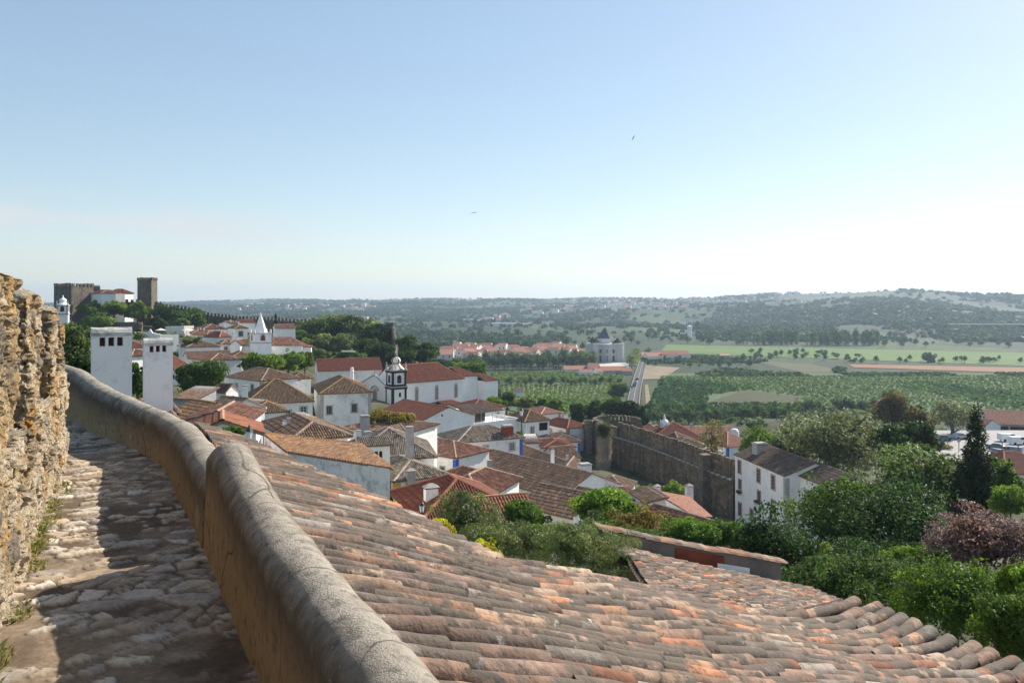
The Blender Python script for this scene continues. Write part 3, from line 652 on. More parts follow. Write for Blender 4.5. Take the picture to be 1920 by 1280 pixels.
    fc={'F':(a,e,-n,L),'R':(b,n,e,d),'L':(a+n*d,-n,-e,d)}
    for (f,u,dr,w,h,st) in wins:
        p,ax,out,LL=fc[f]; window(o,p+ax*(u*LL)-V((0,0,dr+h/2)),ax,out,w,h,st)
    for (cn,mat) in pil:
        p={'A':a,'B':b,'D':a+n*d}[cn]; s1,s2={'A':(e,n),'B':(-e,n),'D':(e,-n)}[cn]; mb=MB(); c=p+s1*.3+s2*.3-(s1+s2)*.02; mb.box(c+V((0,0,-wh/2-.15)), .62, .62, wh-.3, e); mb.build('corner_stripe',M[mat],o)
    for cspec in chim:
        px,yt,yb,wp=cspec[:4]; kd=cspec[4] if len(cspec)>4 else 'box'; mt=cspec[5] if len(cspec)>5 else 'white'; Yc=cspec[6] if len(cspec)>6 else ctr.y-d*.15; chimney(o,px,yt,yb,wp,Yc,kd,mt)
    o['geo']=0; del o['geo']
    return o,(a,b,e,n,L,d,z,rise)
def poly_house(label, pts, rm, wm='white', depth=6, e0=(0,1), name='house', wins=(), over=.2, tl=.42, pitch=.22, ridge=True, wallmats=None):
    """roof from its corner points (px,py,Y), first edge = eave; walls drop from every edge"""
    p=[P(*x) for x in pts]; nn=(p[1]-p[0]).cross(p[2]-p[0]); p[3].z=p[0].z-((p[3].x-p[0].x)*nn.x+(p[3].y-p[0].y)*nn.y)/nn.z; c=sum(p,V((0,0,0)))/len(p); zb=min(x.z for x in p)-depth; o=thing(name,label,'house',(c.x,c.y,zb)); GC.append((c.x,c.y,zb+.3))
    q=[x+(x-c)*(over/max((x-c).length,.1)) for x in p]; mb=MB(); tile_plane(mb,q,PAL[rm],pitch,tl,.08,4); 
    if ridge: ridge_line(mb,q[2],q[3],.15,RIDGE[rm])
    mb.build('roof',M[TM[rm]],o); mb=MB()
    for i in range(len(p)):
        a,b=p[i],p[(i+1)%len(p)]; mb.face([(a.x,a.y,zb-3),(b.x,b.y,zb-3),(b.x,b.y,b.z-.06),(a.x,a.y,a.z-.06)])
    mb.build('wall',M[wm],o)
    for (i,u,dr,w,h,st) in wins:
        a,b=p[i],p[(i+1)%len(p)]; ax=V((b.x-a.x,b.y-a.y,0)).normalized(); out=V((ax.y,-ax.x,0)); 
        if out.dot(c-a)>0: out=-out
        window(o,a.lerp(b,u)-V((0,0,dr+h/2)),ax,out,w,h,st)
    return o,p
# ---- houses, near to far -----------------------------------------------------------
H=house
H('white house with dark brown pyramid roof and yellow cornice beside the weathered grey house',(461,757),140,(586,751),10.5,ry=712,wh=6.5,rm='ochre',corn='yellow',roof='hip',
  wins=[('F',.62,1.5,1.1,2.3,'d'),('F',.86,1.0,1.1,1.4,'w')],pil=[('A','yellow')])
H('big house with stained grey walls and lichen orange hips left of the church tower',(601,738),150,(696,734.5),15,ry=706,wh=8,rm='ochre',wm='worn',corn='cream',
  wins=[('F',.17,2.4,.95,1.5,'g'),('F',.66,2.2,.95,1.5,'g')],pil=[('A','trim'),('B','trim')])
H('small white house with low pyramid roof in front of the yellow corniced house',(471,774),112,(536,770.5),5.5,ry=753,wh=4.5,rm='ochre',wins=[('F',.5,1.2,.8,1.0,'x')],chim=[(462,747,775,4)])
H('long white convent hall with clean red gable roof below the dark olive slope',(596,694.5),195,(716,691),8,ry=672.5,roof='gab',wh=7,rm='red',wins=[('L',.5,.8,.5,1.9,'x')])
H('low red hipped house with a tall round white chimney behind the weathered grey house',(628,724),172,(682,722),7,ry=708,rm='terra',wh=4,chim=[(660,688,721,8,'round')])
H('dark red roofed parish hall with a broad white gable wall and one blue corner',(790,790),152,(889,778),16,ry=756,roof='gan',wh=7,rm='red',wins=[('F',.38,-.9,.35,.4,'x')],pil=[('A','blue')],corn=None)
H('bright red hipped house behind the white veranda terrace',(886,768),176,(946,762.5),9,ry=749,wh=5,rm='red')
H('brown hipped house with a shaded loggia right of the iron street lantern',(984,790.5),165,(1030,786.5),8,ry=768,wh=5.5,rm='ochre',wins=[('F',.3,1.2,.8,1.5,'w'),('F',.75,.5,2.0,1.6,'x')])
H('small pink tiled house with upswept pale hips behind the brown loggia house',(1015,776),192,(1051,773.2),7.5,ry=763,wh=5,rm='pink',pil=[('B','orangep')],chim=[(1054,772,790,6,'box','lav'),(1062,777,792,6)])
H('red hipped house with orange corner stripes beside the round town bastion',(1064,802.5),172,(1098,798.5),9,ry=785,wh=5,rm='red',pil=[('A','orangep'),('B','orangep')],wins=[('L',.75,.9,.7,.9,'w'),('L',.35,.9,.7,.9,'w')])
H('long white house with grey brown hipped roof and a blue corner stripe in mid town',(858,829.5),128,(980,819.3),8.5,ry=798,wh=6,rm='grey',wins=[('F',.42,.9,.9,1.2,'w'),('F',.83,.8,.9,1.2,'w')],pil=[('B','blue')],chim=[(951,796,806,20,'box','redp')])
H('white house with mottled red brown hipped roof and blue corner stripe at its nearest corner',(855,858),112,(917,845),11.5,ry=824,wh=5.5,rm='redbr',wins=[('L',.78,1.6,.7,1.1,'g')],pil=[('A','blue')],YB=118)
H('white house with ribbed dark tiles, yellow corner stripe and a squat grey box chimney',(741,901),80,(838,889),9,ry=859,wh=5,rm='grey',pil=[('A','yellow')],corn=None,chim=[(770,877,893,15,'cap','grey',80.5)])
H('broad house with grey ribbed tile roof carrying several tall slab chimneys',(652,862),88,(814,855),10,ry=803,wh=5,rm='grey',
  chim=[(672,806,850,10,'box','lav',84),(689,808,834,13,'box','grey',90),(768,799,853,14,'box','grey',86),(684,778,803,17,'box','grey',97),(628,812,835,13,'box','grey',88)])
H('small white annex with three slit windows under the grey ribbed roof',(680,836),80,(731,833.5),4,ry=829,roof='shed',rise=.9,wh=4,rm='grey',wins=[('F',.5,.6,.3,1.1,'x'),('F',.66,.6,.3,1.1,'x'),('F',.34,.6,.3,1.1,'x')],corn=None)
H('brown ribbed hipped house with a massive white block chimney below the weathered grey house',(590,828),96,(657,806),9,ry=778,wh=5,rm='old',chim=[(565,772,822,26,'cap','worn',90)],YB=103)
H('small lilac white hut with dark hipped cap roof beside the massive block chimney',(562,812),80,(604,810),3,ry=798,rise=.8,wh=4,rm='dark',wm='lav')
H('long low brown roofed house under the green vine',(643,802),106,(762,813),8,ry=786,rise=2.6,wh=4,rm='old',YB=102)
H('house with a sunny salmon right roof slope and orange red left slope',(352,817),38.9,(480,810),3.4,rise=.6,roof='gan',wh=4,rm='terra',corn=None)
H('lilac gable wall house behind the salmon roof',(350,789),54,(463,787),5,ry=764,rise=1.0,roof='gan',wh=4,rm='redbr',wm='lav',corn=None)
H('white walled house with long brown slope and a blue edge stripe near the wall lantern',(494,792),72,(548,822),4.5,rise=.9,wh=6,rm='old',YB=63,pil=[('A','blue')],chim=[(534,788,800,8),(541,783,797,7,'box','grey')])
poly_house('house with sunlit orange lichen roof above a peeling white wall, next to the foreground roof',[(541,846,54),(731,877,50),(671,833,57),(495,816,60)],'lich','worn2',5.5)
H('yellow cornered house with a curved dark red roof and doorway next to the olive tree',(738,922),62,(794,972),7,rise=1.7,wh=5,rm='red',YB=54,pil=[('A','yellow')],wins=[('F',.18,1.2,.8,1.8,'y')],corn=None,chim=[(808,905,940,24,'cap','white',57)])
H('house with ribbed red brown roof and yellow corner before the big brown roof',(902,919),88,(965,906.5),9,ry=879,wh=4.5,rm='redbr',pil=[('B','yellow')])
H('house with old red brown roof between the white capped chimney and the ribbed red roof',(806,925),74,(905,930),9,ry=884,rise=2.0,wh=4,rm='redbr',YB=72)
H('house under the largest brown gable roof in the middle of town',(856,877),121,(1050,928),11.5,rise=2.3,roof='gab',wh=5,rm='old',YB=103,chim=[(918,862,877,9,'box','grey',113)])
H('brown gable roofed house behind the ridge of the largest roof, with a slit white vent',(925,856),140,(1010,880),9.5,rise=2.1,roof='gab',wh=5,rm='old',YB=124,chim=[(954,846,857,7,'slot')])
H('house with a blue grey gable wall beside the tall white chimney with red crown',(1033,893),112,(1090,897),7,rise=1.5,roof='gan',wh=5,rm='old',wm='grey',YB=111,chim=[(1096,868,903,22,'box','white',110),(1036,843,860,6,'box','white',125),(1064,853,866,5,'box','grey',125)])
H('small white house with low bright red roof and yellow corner in front of the bastion',(1020,839.5),150,(1077,837.5),8,ry=824,rise=1.9,wh=5,rm='red',pil=[('B','yellow')],wins=[('F',.45,.9,.9,1.0,'g')])
H('brown hipped house with deep blue corner beside the palm',(1036,829),165,(1088,827.5),9,ry=813,rise=2.1,wh=6,rm='dark',pil=[('B','blue')])
H('dark brown pyramid roofed house behind the stepped gable',(986,819),166,(1029,817),8,ry=803,wh=4,rm='dark')
H('tiny white house with stepped gable and red awning roof',(986,830),152,(1013,829),4,rise=1.0,roof='shed',wh=4.5,rm='old',wins=[('F',.5,1.6,1.3,.8,'x')])
H('low house with mossy brown roof and white wall left of the palm trunk',(1044,861),136,(1088,857),6,rise=1.5,wh=4,rm='old',roof='gab',chim=[(1062,851,866,5)])
H('brown roofed house at the foot of the largest roof beside the bright fig tree',(1062,934),95,(1152,940),4.5,rise=1.0,wh=5,rm='old',YB=90,roof='gab')
H('white garden house with a yellow corner below the crenellated town wall',(1183,921),94,(1214,931),2.2,rise=.5,roof='shed',wh=5,rm='old',pil=[('B','yellow')],YB=89,corn=None)
H('long low ribbed roof running through the garden in front of the town wall',(1197,972),86,(1405,992),5,rise=1.2,roof='gab',wh=4,rm='redbr',YB=74,corn=None)
H('low red roofed outbuilding among the olive trees',(905,985),48,(1010,975),5,rise=1.0,roof='gab',wh=3.5,rm='terra')
H('dark ribbed roof with pale wall between the two leafy trees',(975,945),72,(1075,952),6,rise=1.3,roof='gab',wh=6,rm='old',YB=68,wm='worn')
o,p=poly_house('white house with a round dark window and wedge shaped red roof under the town wall',[(1305,969,98),(1222,919,106),(1291,931,113),(1332,958,103)],'pink','white2',4.5,ridge=False)
a,b=p[0],p[1]; d=(a-b); d.z=0; d.normalize(); out=V((d.y,-d.x,0)); out=out if out.y<0 else -out; c=b.lerp(a,.19)-V((0,0,.55))-0*out
mb=MB(); prev=[(c+out*.03+d*(.5*math.cos(t))+V((0,0,.65*math.sin(t)-.75))) for t in np.linspace(0,2*math.pi,21)[:-1]]; mb.prism(prev,out*.05); mb.build('round_window',M['glass'],o)
chimney(o,1232,907,925,12,107,'cap','lav'); chimney(o,1292,906,930,13,114,'cap','lav')
H('low brown roofed house at the foot of the palm',(1108,914),120,(1172,917),6,rise=1.3,wh=4,rm='old',YB=118)
H('small red brown roof between the palm and the bright fig tree',(1165,938),104,(1192,936),5,rise=1.1,wh=4,rm='redbr',roof='gab')
# left side, near and mid
H('house with brown hipped roof and shaded white wall behind the white chimneys',(350,651),200,(411,649),9,ry=638,wh=5,rm='old',chim=[(337,642,655,4)])
H('bright terracotta roofed house behind the smaller white chimney',(298,693.5),170,(363,690),9,ry=664,rise=2.9,wh=4,rm='terra')
H('white house with brown hip roof and courtyard front left of the pollarded trees',(436,669.5),185,(470,668.5),7,ry=658.5,wh=6,rm='ochre')
H('long brown roofed white wing joined to the courtyard house',(352,671),190,(436,668),7,ry=658.5,roof='gab',wh=5,rm='old',chim=[(376,659,670,5)],wins=[('F',.72,1.6,.7,1.5,'g'),('F',.86,1.6,.7,1.5,'g')])
H('white house with three chimneys at the left end of the upper white cluster',(361,625),240,(388,624.5),7,ry=618,wh=5.5,rm='terra',wins=[('F',.25,.6,.8,1.1,'g'),('F',.7,.6,.8,1.1,'g'),('F',.5,3.2,.8,1.1,'g')],chim=[(371,614,620,2.6),(376,613.5,620,2.6),(383,614,620,2.6)])
H('white house with a dark door in the middle of the upper white cluster',(388,628),232,(411,627),6,ry=620.5,wh=6,rm='terra',wins=[('F',.2,.8,.8,1.1,'g'),('F',.6,.8,.8,1.1,'g'),('F',.85,2.5,.8,2,'x')],pil=[('B','orangep')],chim=[(411,617,630,2.6)])
H('white house with orange pilasters and two windows at the right of the upper white cluster',(412,632),224,(434,631),7,ry=621.5,wh=6,rm='terra',wins=[('F',.2,1,.8,1.1,'g'),('F',.75,1,.8,1.1,'g')],pil=[('B','orangep')],chim=[(420,624,631,2.4),(436,623,631,2.6)])
H('low white house with gabled front below the orange pilastered house',(432,645),210,(450,645),6,rise=1.5,roof='gan',wh=4,rm='old',corn=None)
H('small white annex with one window beside the gabled front',(415,645),211,(432,644.5),5,ry=640,rise=1.2,wh=4,rm='terra',wins=[('F',.5,.8,.7,.9,'g')])
H('broad house with wide brown roof and slim chimneys at the top of the white cluster',(381,617.5),252,(425,616.5),10,ry=607.5,wh=4,rm='redbr',chim=[(407,610,618,2.5),(422,604,614,3.2)])
H('small red roofed white house with two end chimneys under the castle wall',(432,607),272,(448,606.5),6,ry=602.5,rise=1.6,wh=5,rm='redbr',roof='gab',chim=[(432.5,599,608,3),(447.5,602.5,611,2.5)])
H('white house with one big window left of the cone spired tower',(441,615.5),250,(464,615),7,ry=609.5,rise=1.9,wh=7,rm='ochre',wins=[('F',.45,1.0,1.2,1.5,'g')])
H('red roofed house behind the cone spire',(448,605),282,(479,604.5),7,ry=599.5,rise=1.9,wh=4,rm='red',roof='gab')
H('white barn like house with red gable roof on the terrace right of the cone spire',(516,615.5),262,(554,615),8,ry=608,rise=2.2,wh=5.5,rm='redbr',roof='gab')
H('weathered hut with a dark window by the leafy round tree',(325,745),98,(364,748),4,rise=1,roof='shed',wh=4,rm='old',wm='grey',wins=[('F',.8,.6,1.0,.55,'x')],YB=97)
H('low roof with a row of brick arches beside the smaller white chimney',(318,776),60,(357,784),4,rise=.8,roof='gab',wh=3,rm='lich',YB=58)
H('brown roofed house right of the leafy round tree',(428,706),160,(490,716),8,ry=690,rise=2.4,wh=6,rm='old',YB=152,pil=[('B','yellow')])
H('small white house in front of the brown roofs, one arched window',(424,734),128,(447,731),5,rise=1.3,roof='gan',wh=5,rm='redbr',wins=[('F',.5,.8,.6,1.0,'x')],corn=None,chim=[(459,722,738,11,'box','white',128)])
H('low brown roof between the yellow corniced house and the pollarded trees',(503,716),165,(560,712),8,ry=700,rise=2.0,wh=4,rm='old')
H('small tan hipped house under the convent hall',(546,710.5),176,(583,709),6,ry=699,rise=1.7,wh=4,rm='ochre')
H('red roofed house left of the bigger white chimney',(150,632),175,(176,632),8,ry=624,rise=1.8,wh=6,rm='redbr',wins=[('F',.7,1.2,.8,1.2,'x')])
H('white house with long red roof behind the gap between the two chimneys',(244,652),172,(275,650),8,ry=640,rise=2.2,wh=6,rm='red')
H('brown roofed house below the red one, seen between the two white chimneys',(246,668),150,(300,664),7,ry=655,rise=2,wh=6,rm='redbr')
H('brown roofed house with a small white chimney right of the terracotta roof',(360,672),178,(395,676),7,ry=663,rise=1.9,wh=5,rm='redbr')
H('low grey hut with dark tiles under the leafy round tree',(380,768),84,(424,770),5,rise=1.1,wh=3.5,rm='dark',roof='gab',YB=82)
H('low dark tiled roof with white wall left of the small pyramid roof',(422,764),118,(458,766),4,rise=1,wh=4,rm='dark',roof='shed',YB=116)
# beyond the town wall
H('large dark red hipped inn roof just outside the town wall',(1222,824),215,(1322,824),15,ry=791,rise=4.6,wh=5,rm='red')
H('pale pink roofed house outside the wall behind the bastion',(1190,814),222,(1244,814),10,ry=790,rise=3.2,wh=5,rm='pink',chim=[(1206,796,812,8,'box','lav'),(1221,793,812,4,'box','grey')])
H('grey brown roofed white house close behind the town wall merlons',(1268,838),192,(1322,836),8,ry=821,rise=2.2,wh=6,rm='dark')
H('red roofed shed in front of the large inn roof',(1232,826),200,(1276,834),7,rise=2,wh=5,rm='redbr',YB=196)
H('pink roofed house with bluish wall behind the brown feathery tree',(1364,838),196,(1412,832),9,ry=810,rise=3,wh=6,rm='pink',pil=[('A','blue')])
H('row of low pink roofs at the back outside the wall',(1278,812),262,(1385,812),9,ry=799,rise=2.2,wh=5,rm='pink',roof='gab',chim=[(1296,794,804,4,'box','grey')])
H('long white hall with salmon roof behind the parked cars at the right edge',(1852,793),250,(1990,800),16,rise=3.2,roof='gab',wh=5.5,rm='pink',YB=243,wm='grey',wins=[('F',.18,.7,4.2,4.2,'x'),('F',.42,.7,4.2,4.2,'x')])
H('white end building with an orange pipe beside the salmon roofed hall',(1845,801),243,(1876,797),12,rise=2,roof='gan',wh=5,rm='pink',wm='white2',YB=247)
H('red roofed garden house at the right edge below the car park',(1885,889),125,(1990,880),9,rise=2.4,wh=5,rm='red',YB=128)
# the long three storey house at the right
o,g=H('long three storey white house with flower boxes at the end of the town wall',(1473,892),109.7,(1584,887.5),15.6,rise=1.6,roof='gan',wh=10,rm='dark',wm='white',corn=None,over=.15,
  wins=[('L',.10,.7,.95,1.9,'s'),('L',.50,.7,.95,1.9,'s'),('L',.78,.7,.95,1.9,'s'),('L',.11,3.6,.9,1.4,'s'),('L',.51,3.9,.9,1.4,'s'),('L',.78,4.2,.9,1.4,'s'),('L',.11,7.2,.95,1.9,'s'),('L',.36,7.2,.9,1.7,'s')],pil=[('A','trim')],
  chim=[(1424,829,850,22,'box','grey',122)])
a,b,e,n,L,d,z,rise=g
flower_spots=[(a+n*(d*(1-u))-e*.15-V((0,0,5.35))) for u in(.11,.51,.78)]
H('nearer wing of the long white house with one barred window, half hidden by trees',(1638,947.5),94,(1735,942.6),17.4,rise=1.35,roof='gan',wh=9,rm='dark',corn=None,wins=[('L',.2,1.6,1.2,2.2,'w'),('L',.62,1.6,1.2,2.2,'w')],over=.15)
# house carrying the two white chimneys by the walk
hc=thing('chimney_house','house just below the wall walk carrying two tall white slab chimneys','house',(-8.6,19.5,-6)); GC.append((-8.6,19.5,-5.8))
mb=MB(); q=[P(150,775,17.5),P(345,800,18.5),P(330,762,22.5),P(160,745,21.5)]; tile_plane(mb,q,PAL['old'],.2,.4,.1,5); mb.build('roof',M['tile'],hc)
mb=MB(); mb.prism([V((p.x,p.y,-9)) for p in q],[0,0,5.2]); mb.build('wall',M['white'],hc)
for (px,w,yt,Yc,lab) in ((209,72,615,18,'broader taller white chimney with three square vents'),(296,53,635,20.5,'narrower white chimney with stained shoulder')):
    a=P(px,yt,Yc); w=w/F*Yc*.93; dp=w*.42; ax=V((.855,.52,0)).normalized(); ay=V((-ax.y,ax.x,0)); c=V((a.x,a.y,0)); r=.17 
    mb=MB(); zt=a.z; arc=[(dp/2*math.cos(t),r*math.sin(t)) for t in np.linspace(0,math.pi,9)]
    prof=[(dp/2,-4.0)]+[(x,zt-r+y) for x,y in arc]+[(-dp/2,-4.0)]
    # slab with real vent holes: three boxes of masonry around them
    pts=lambda s:[c+ax*(s*w/2)+ay*x+V((0,0,y)) for x,y in prof]
    vz0,vz1=zt-.235*w/.8-.2*w, zt-.25*w
    def slab(x0,x1,za,zb): mb.box(c+ax*((x0+x1)/2)+V((0,0,(za+zb)/2)), x1-x0, dp, zb-za, ax)
    slab(-w/2,w/2,-4.2,vz0)
    vw=.145*w; cs=[-.24*w,-.02*w,.2*w]; xs=[-w/2]+[v for k in cs for v in(k-vw/2,k+vw/2)]+[w/2]
    mb.box(c+ay*(dp*.1)+V((0,0,(vz0+vz1)/2)),w*.96,dp*.06,vz1-vz0,ax,1)  # added dark plate behind the vents, painted as the shade of the flue
    for i in range(0,8,2): slab(xs[i],xs[i+1],vz0,vz1)
    top=[(dp/2,vz1)]+[(x,zt-r+y) for x,y in arc]+[(-dp/2,vz1)]
    L_=[c+ax*(-w/2)+ay*x+V((0,0,y)) for x,y in top]; R_=[c+ax*(w/2)+ay*x+V((0,0,y)) for x,y in top]
    for i in range(len(top)): j=(i+1)%len(top); mb.face([L_[i],R_[i],R_[j],L_[j]])
    mb.face(L_); mb.face(R_[::-1]); ch=mb.build('chimney',[M['chimw'],M['ventback']],hc); ch['label']=lab
    mb=MB(); sh=[(x*1.06,zt-r+y*1.12) for x,y in arc]; L_=[c+ax*(-w*.515)+ay*x+V((0,0,y)) for x,y in sh]; R_=[c+ax*(w*.515)+ay*x+V((0,0,y)) for x,y in sh]
    for q1 in range(len(sh)-1):
        for m_ in range(12): a0,a1=m_/12,(m_+1)/12; jz=lambda i_,f_:V((0,0,.005*math.sin(i_*1.7+f_*11+px))); mb.face([L_[q1].lerp(R_[q1],a0)+jz(q1,a0),L_[q1].lerp(R_[q1],a1)+jz(q1,a1),L_[q1+1].lerp(R_[q1+1],a1)+jz(q1+1,a1),L_[q1+1].lerp(R_[q1+1],a0)+jz(q1+1,a0)])
    mb.face(L_); mb.face(R_[::-1]); mb.build('chimney_cap',M['capstone'],ch,False)

# ---- veranda terrace house
vt=thing('veranda_house','white terrace block with a tiled veranda and bare pergola posts behind the parish hall gable','house',(-3,172,-33))
A=P(888,800,160); B=P(974,789,168); e=(B-A); e.z=0; e.normalize(); n=V((-e.y,e.x,0)); B=V((B.x,B.y,A.z)); L=(B-A).length; GC.append((*(A+n*4)[:2],A.z-5))
mb=MB(); mb.prism([V((p.x,p.y,A.z-8)) for p in(A,B,B+n*9,A+n*9)],[0,0,8]); mb.box((A+B)/2+n*.12+V((0,0,.3)),L,.24,.6,e); mb.box(A+e*(L-.12)+n*4+V((0,0,.3)),.24,8,.6,e); mb.build('wall',M['white2'],vt)
mb=MB(); mb.prism([p+V((0,0,.02)) for p in(A+n*3.2,A+n*3.2+e*5.5,A+n*9+e*5.5,A+n*9)],[0,0,2.5]); mb.build('veranda_room',M['white'],vt)
for u in(1.2,3.6,5): mb=MB(); mb.box(A+n*3.15+e*u+V((0,0,1.3)),1.5 if u<4 else .9,.12,2.0,e); mb.build('window',M['glass' if u>3 else 'frame'],vt)
mb=MB(); q=[A+n*1.4+V((0,0,2.45)),A+n*1.4+e*9.0+V((0,0,2.45)),A+n*7+e*9.0+V((0,0,3.5)),A+n*7+V((0,0,3.5))]; tile_plane(mb,q,PAL['dark'],.26,.6,.1,3); mb.build('roof',M['tile'],vt)
for u in(5.6,6.8,7.9,8.9): mb=MB(); mb.box(A+n*.9+e*u+V((0,0,1.25)),.14,.14,2.3,e); mb.build('post',M['cream'],vt)
for u in(1.6,2.6): mb=MB(); [mb.box(A+n*.0+e*(u+.3*math.cos(i*2.4)*.8)-n*.1+V((0,0,.55-.1*i)),.5,.35,.18,e) for i in range(4)]; mb.build('hanging_plant',M['needle'],vt) if 0 else None

# ---- parish church (black and white tower, long nave)
ch=thing('parish_church','white church with long red nave roof and black edged bell tower','church',(-22,196,-26)); GC.append((-22,196,-25.5))
def at(v): return V(v)
A=P(752,719,190); zE=A.z; B=V(((868-CX)/F*202,202,zE)); e=(B-A); e.z=0; L=e.length; e.normalize(); n=V((-e.y,e.x,0)); d=11.5; rs=P(800,680.5,203).z-zE
mb=MB(); mb.prism([V((p.x,p.y,zE-9)) for p in(A,B,B+n*d,A+n*d)],[0,0,8.98]); mb.prism([A,A+n*d,A+n*d/2+V((0,0,rs))],e*.5); mb.build('wall',M['white2'],ch)
mb=MB(); u=V((0,0,.08)); E=[A-n*.3,B+e*.3-n*.3,B+e*.3+n*(d+.3),A+n*(d+.3)]; r0=A+n*d/2+V((0,0,rs)); r1=B+n*d/2-e*4+V((0,0,rs))
for q in([E[0],E[1],r1,r0],[E[1],E[2],r1],[E[2],E[3],r0,r1]): tile_plane(mb,[x+u for x in q],PAL['red'],.32,.6,.1,3,.0)
ridge_line(mb,r0+u,r1+u,.17,RIDGE['red']); ridge_line(mb,E[1]+u,r1+u,.17,RIDGE['red']); mb.build('roof',M['tilenew'],ch)
for u_ in(.24,.56,.88):
    mb=MB(); c=A+e*(L*u_)-n*.02-V((0,0,3.1)); mb.box(c,1.0,.12,3.0,e,0); pts=[c+e*(.5*math.cos(t))+V((0,0,1.5+.6*math.sin(t)))-n*.06 for t in np.linspace(0,math.pi,9)]; mb.prism(pts,n*.1); w=mb.build('window',M['trim'],ch)
    mb=MB(); c2=c-n*.03; mb.box(c2-V((0,0,.1)),.62,.12,2.7,e); mb.build('pane',M['shut'],w)
mb=MB(); c=A+e*1.8-n*.02-V((0,0,4.6)); mb.box(c,1.0,.12,1.5,e); w=mb.build('window',M['trim'],ch); mb=MB(); mb.box(c-n*.03,.65,.12,1.15,e); mb.build('pane',M['dark'],w)
# choir and sacristy
def block(A,L,d,z,h,rise,nm='choir',rm='red'):
    mb=MB(); mb.prism([V((p.x,p.y,z-h)) for p in(A,A+e*L,A+e*L+n*d,A+n*d)],[0,0,h-.02]); o=mb.build(nm,M['white2'],ch)
    mb=MB(); a=V((A.x,A.y,z)); E=[a-n*.3,a+e*(L+.3)-n*.3,a+e*(L+.3)+n*(d+.3),a+n*(d+.3)]; r0=a+n*d/2+V((0,0,rise)); r1=r0+e*(L-d/2*.8); u=V((0,0,.06))
    for q in([E[0],E[1],r1,r0],[E[1],E[2],r1],[E[2],E[3],r0,r1]): tile_plane(mb,[x+u for x in q],PAL[rm],.32,.6,.1,3,0)
    mb.build('roof',M['tilenew'],o); return o
block(B+e*.02+n*1.0,5.5,8.5,zE+.4,9,2.0); block(B+e*5.6-n*1.6,4.6,8,zE-.9,8,1.7,'sacristy')
a=A+e*9.5-n*3.6; a.z=zE-6.2; block(a,5.5,3.5,zE-5.6,5,.7,'side_chapel')
# west front, turned towards the camera
f0=P(672,724,197); f1=P(728,716,189); f0.z=zE-1.0; f1.z=zE-1.0; fe=(f1-f0); fe.z=0; fl=fe.length; fe.normalize(); fn=V((-fe.y,fe.x,0)); ap=P(706,703,193).z
mb=MB(); q=[V((f0.x,f0.y,zE-9)),V((f1.x,f1.y,zE-9)),f1,V(((f0.x*.45+f1.x*.55),(f0.y*.45+f1.y*.55),ap)),f0]; mb.prism(q,fn*1.0); fa=mb.build('facade',M['white2'],ch)
mb=MB()
for p,q2 in((q[4],q[3]),(q[3],q[2])): mb.tube([p-fn*.05+V((0,0,.1)),q2-fn*.05+V((0,0,.1))],.16,6)
mb.build('cornice',M['trim'],fa); mb=MB(); c=q[3]; mb.box(c+V((0,0,.6)),.14,.14,1.0,fe); mb.box(c+V((0,0,.7)),.6,.14,.14,fe); mb.build('cross',M['trim'],fa)
mb=MB(); wc=f0+fe*(fl*.57)-V((0,0,4.0)); mb.box(wc-fn*.02,1.7,.2,5.4,fe,0); mb.prism([wc-fn*.12+fe*(.85*math.cos(t))+V((0,0,2.7+.9*math.sin(t))) for t in np.linspace(0,math.pi,11)],fn*.2); w=mb.build('window',M['trim'],fa)
mb=MB(); mb.box(wc-fn*.06,1.15,.2,5.0,fe,0); mb.prism([wc-fn*.16+fe*(.57*math.cos(t))+V((0,0,2.5+.65*math.sin(t))) for t in np.linspace(0,math.pi,11)],fn*.2); mb.build('pane',M['shut'],w)
mb=MB(); mb.tube([wc-fn*.2+fe*(1.5*math.cos(t))+V((0,0,2.7+1.5*math.sin(t))) for t in np.linspace(.25,math.pi-.25,12)],.17,6); mb.build('hood_mould',M['trim'],fa)
mb=MB(); pc=f0+fe*(fl*.58)-V((0,0,7.4)); mb.prism([pc-fn*.25-fe*1.6,pc-fn*.25+fe*1.6,pc-fn*.25+V((0,0,1.6))],fn*.3); mb.build('pediment',M['trim'],fa)
# bell tower
tw=P(735.5,764,183); s=3.55; ta=math.radians(33); te=V((math.cos(ta),math.sin(ta),0)); tn=V((-te.y,te.x,0)); tc=tw+te*s/2+tn*s/2; tc.z=0
z0=tw.z-6; zm=P(735,728.5,183).z; zt=P(735,697,183).z
mb=MB(); mb.box(tc+V((0,0,(z0+zm)/2)),s,s,zm-z0,te); mb.box(tc+V((0,0,(zm+zt)/2)),s*.94,s*.94,zt-zm,te); bt=mb.build('bell_tower',M['white2'],ch)
mb=MB()
for i in(-1,1):
    for j in(-1,1):
        c=tc+te*(i*(s/2-.2))+tn*(j*(s/2-.2)); mb.box(c+V((0,0,(z0+zm)/2)),.52,.52,zm-z0,te); c=tc+te*(i*(s*.47-.16))+tn*(j*(s*.47-.16)); mb.box(c+V((0,0,(zm+zt)/2)),.46,.46,zt-zm,te)
for zz,w,h in((zm,s+.4,.5),(zm+.6,s+.1,.5),(zt-.1,s+.25,.5)): mb.box(tc+V((0,0,zz)),w,w,h,te)
mb.build('black_edging',M['black'],bt)
mb=MB()
for zz,w in((zm+.3,s+.55),(zt+.25,s+.6)): mb.box(tc+V((0,0,zz)),w,w,.22,te)
mb.build('cornice',M['trim'],bt)
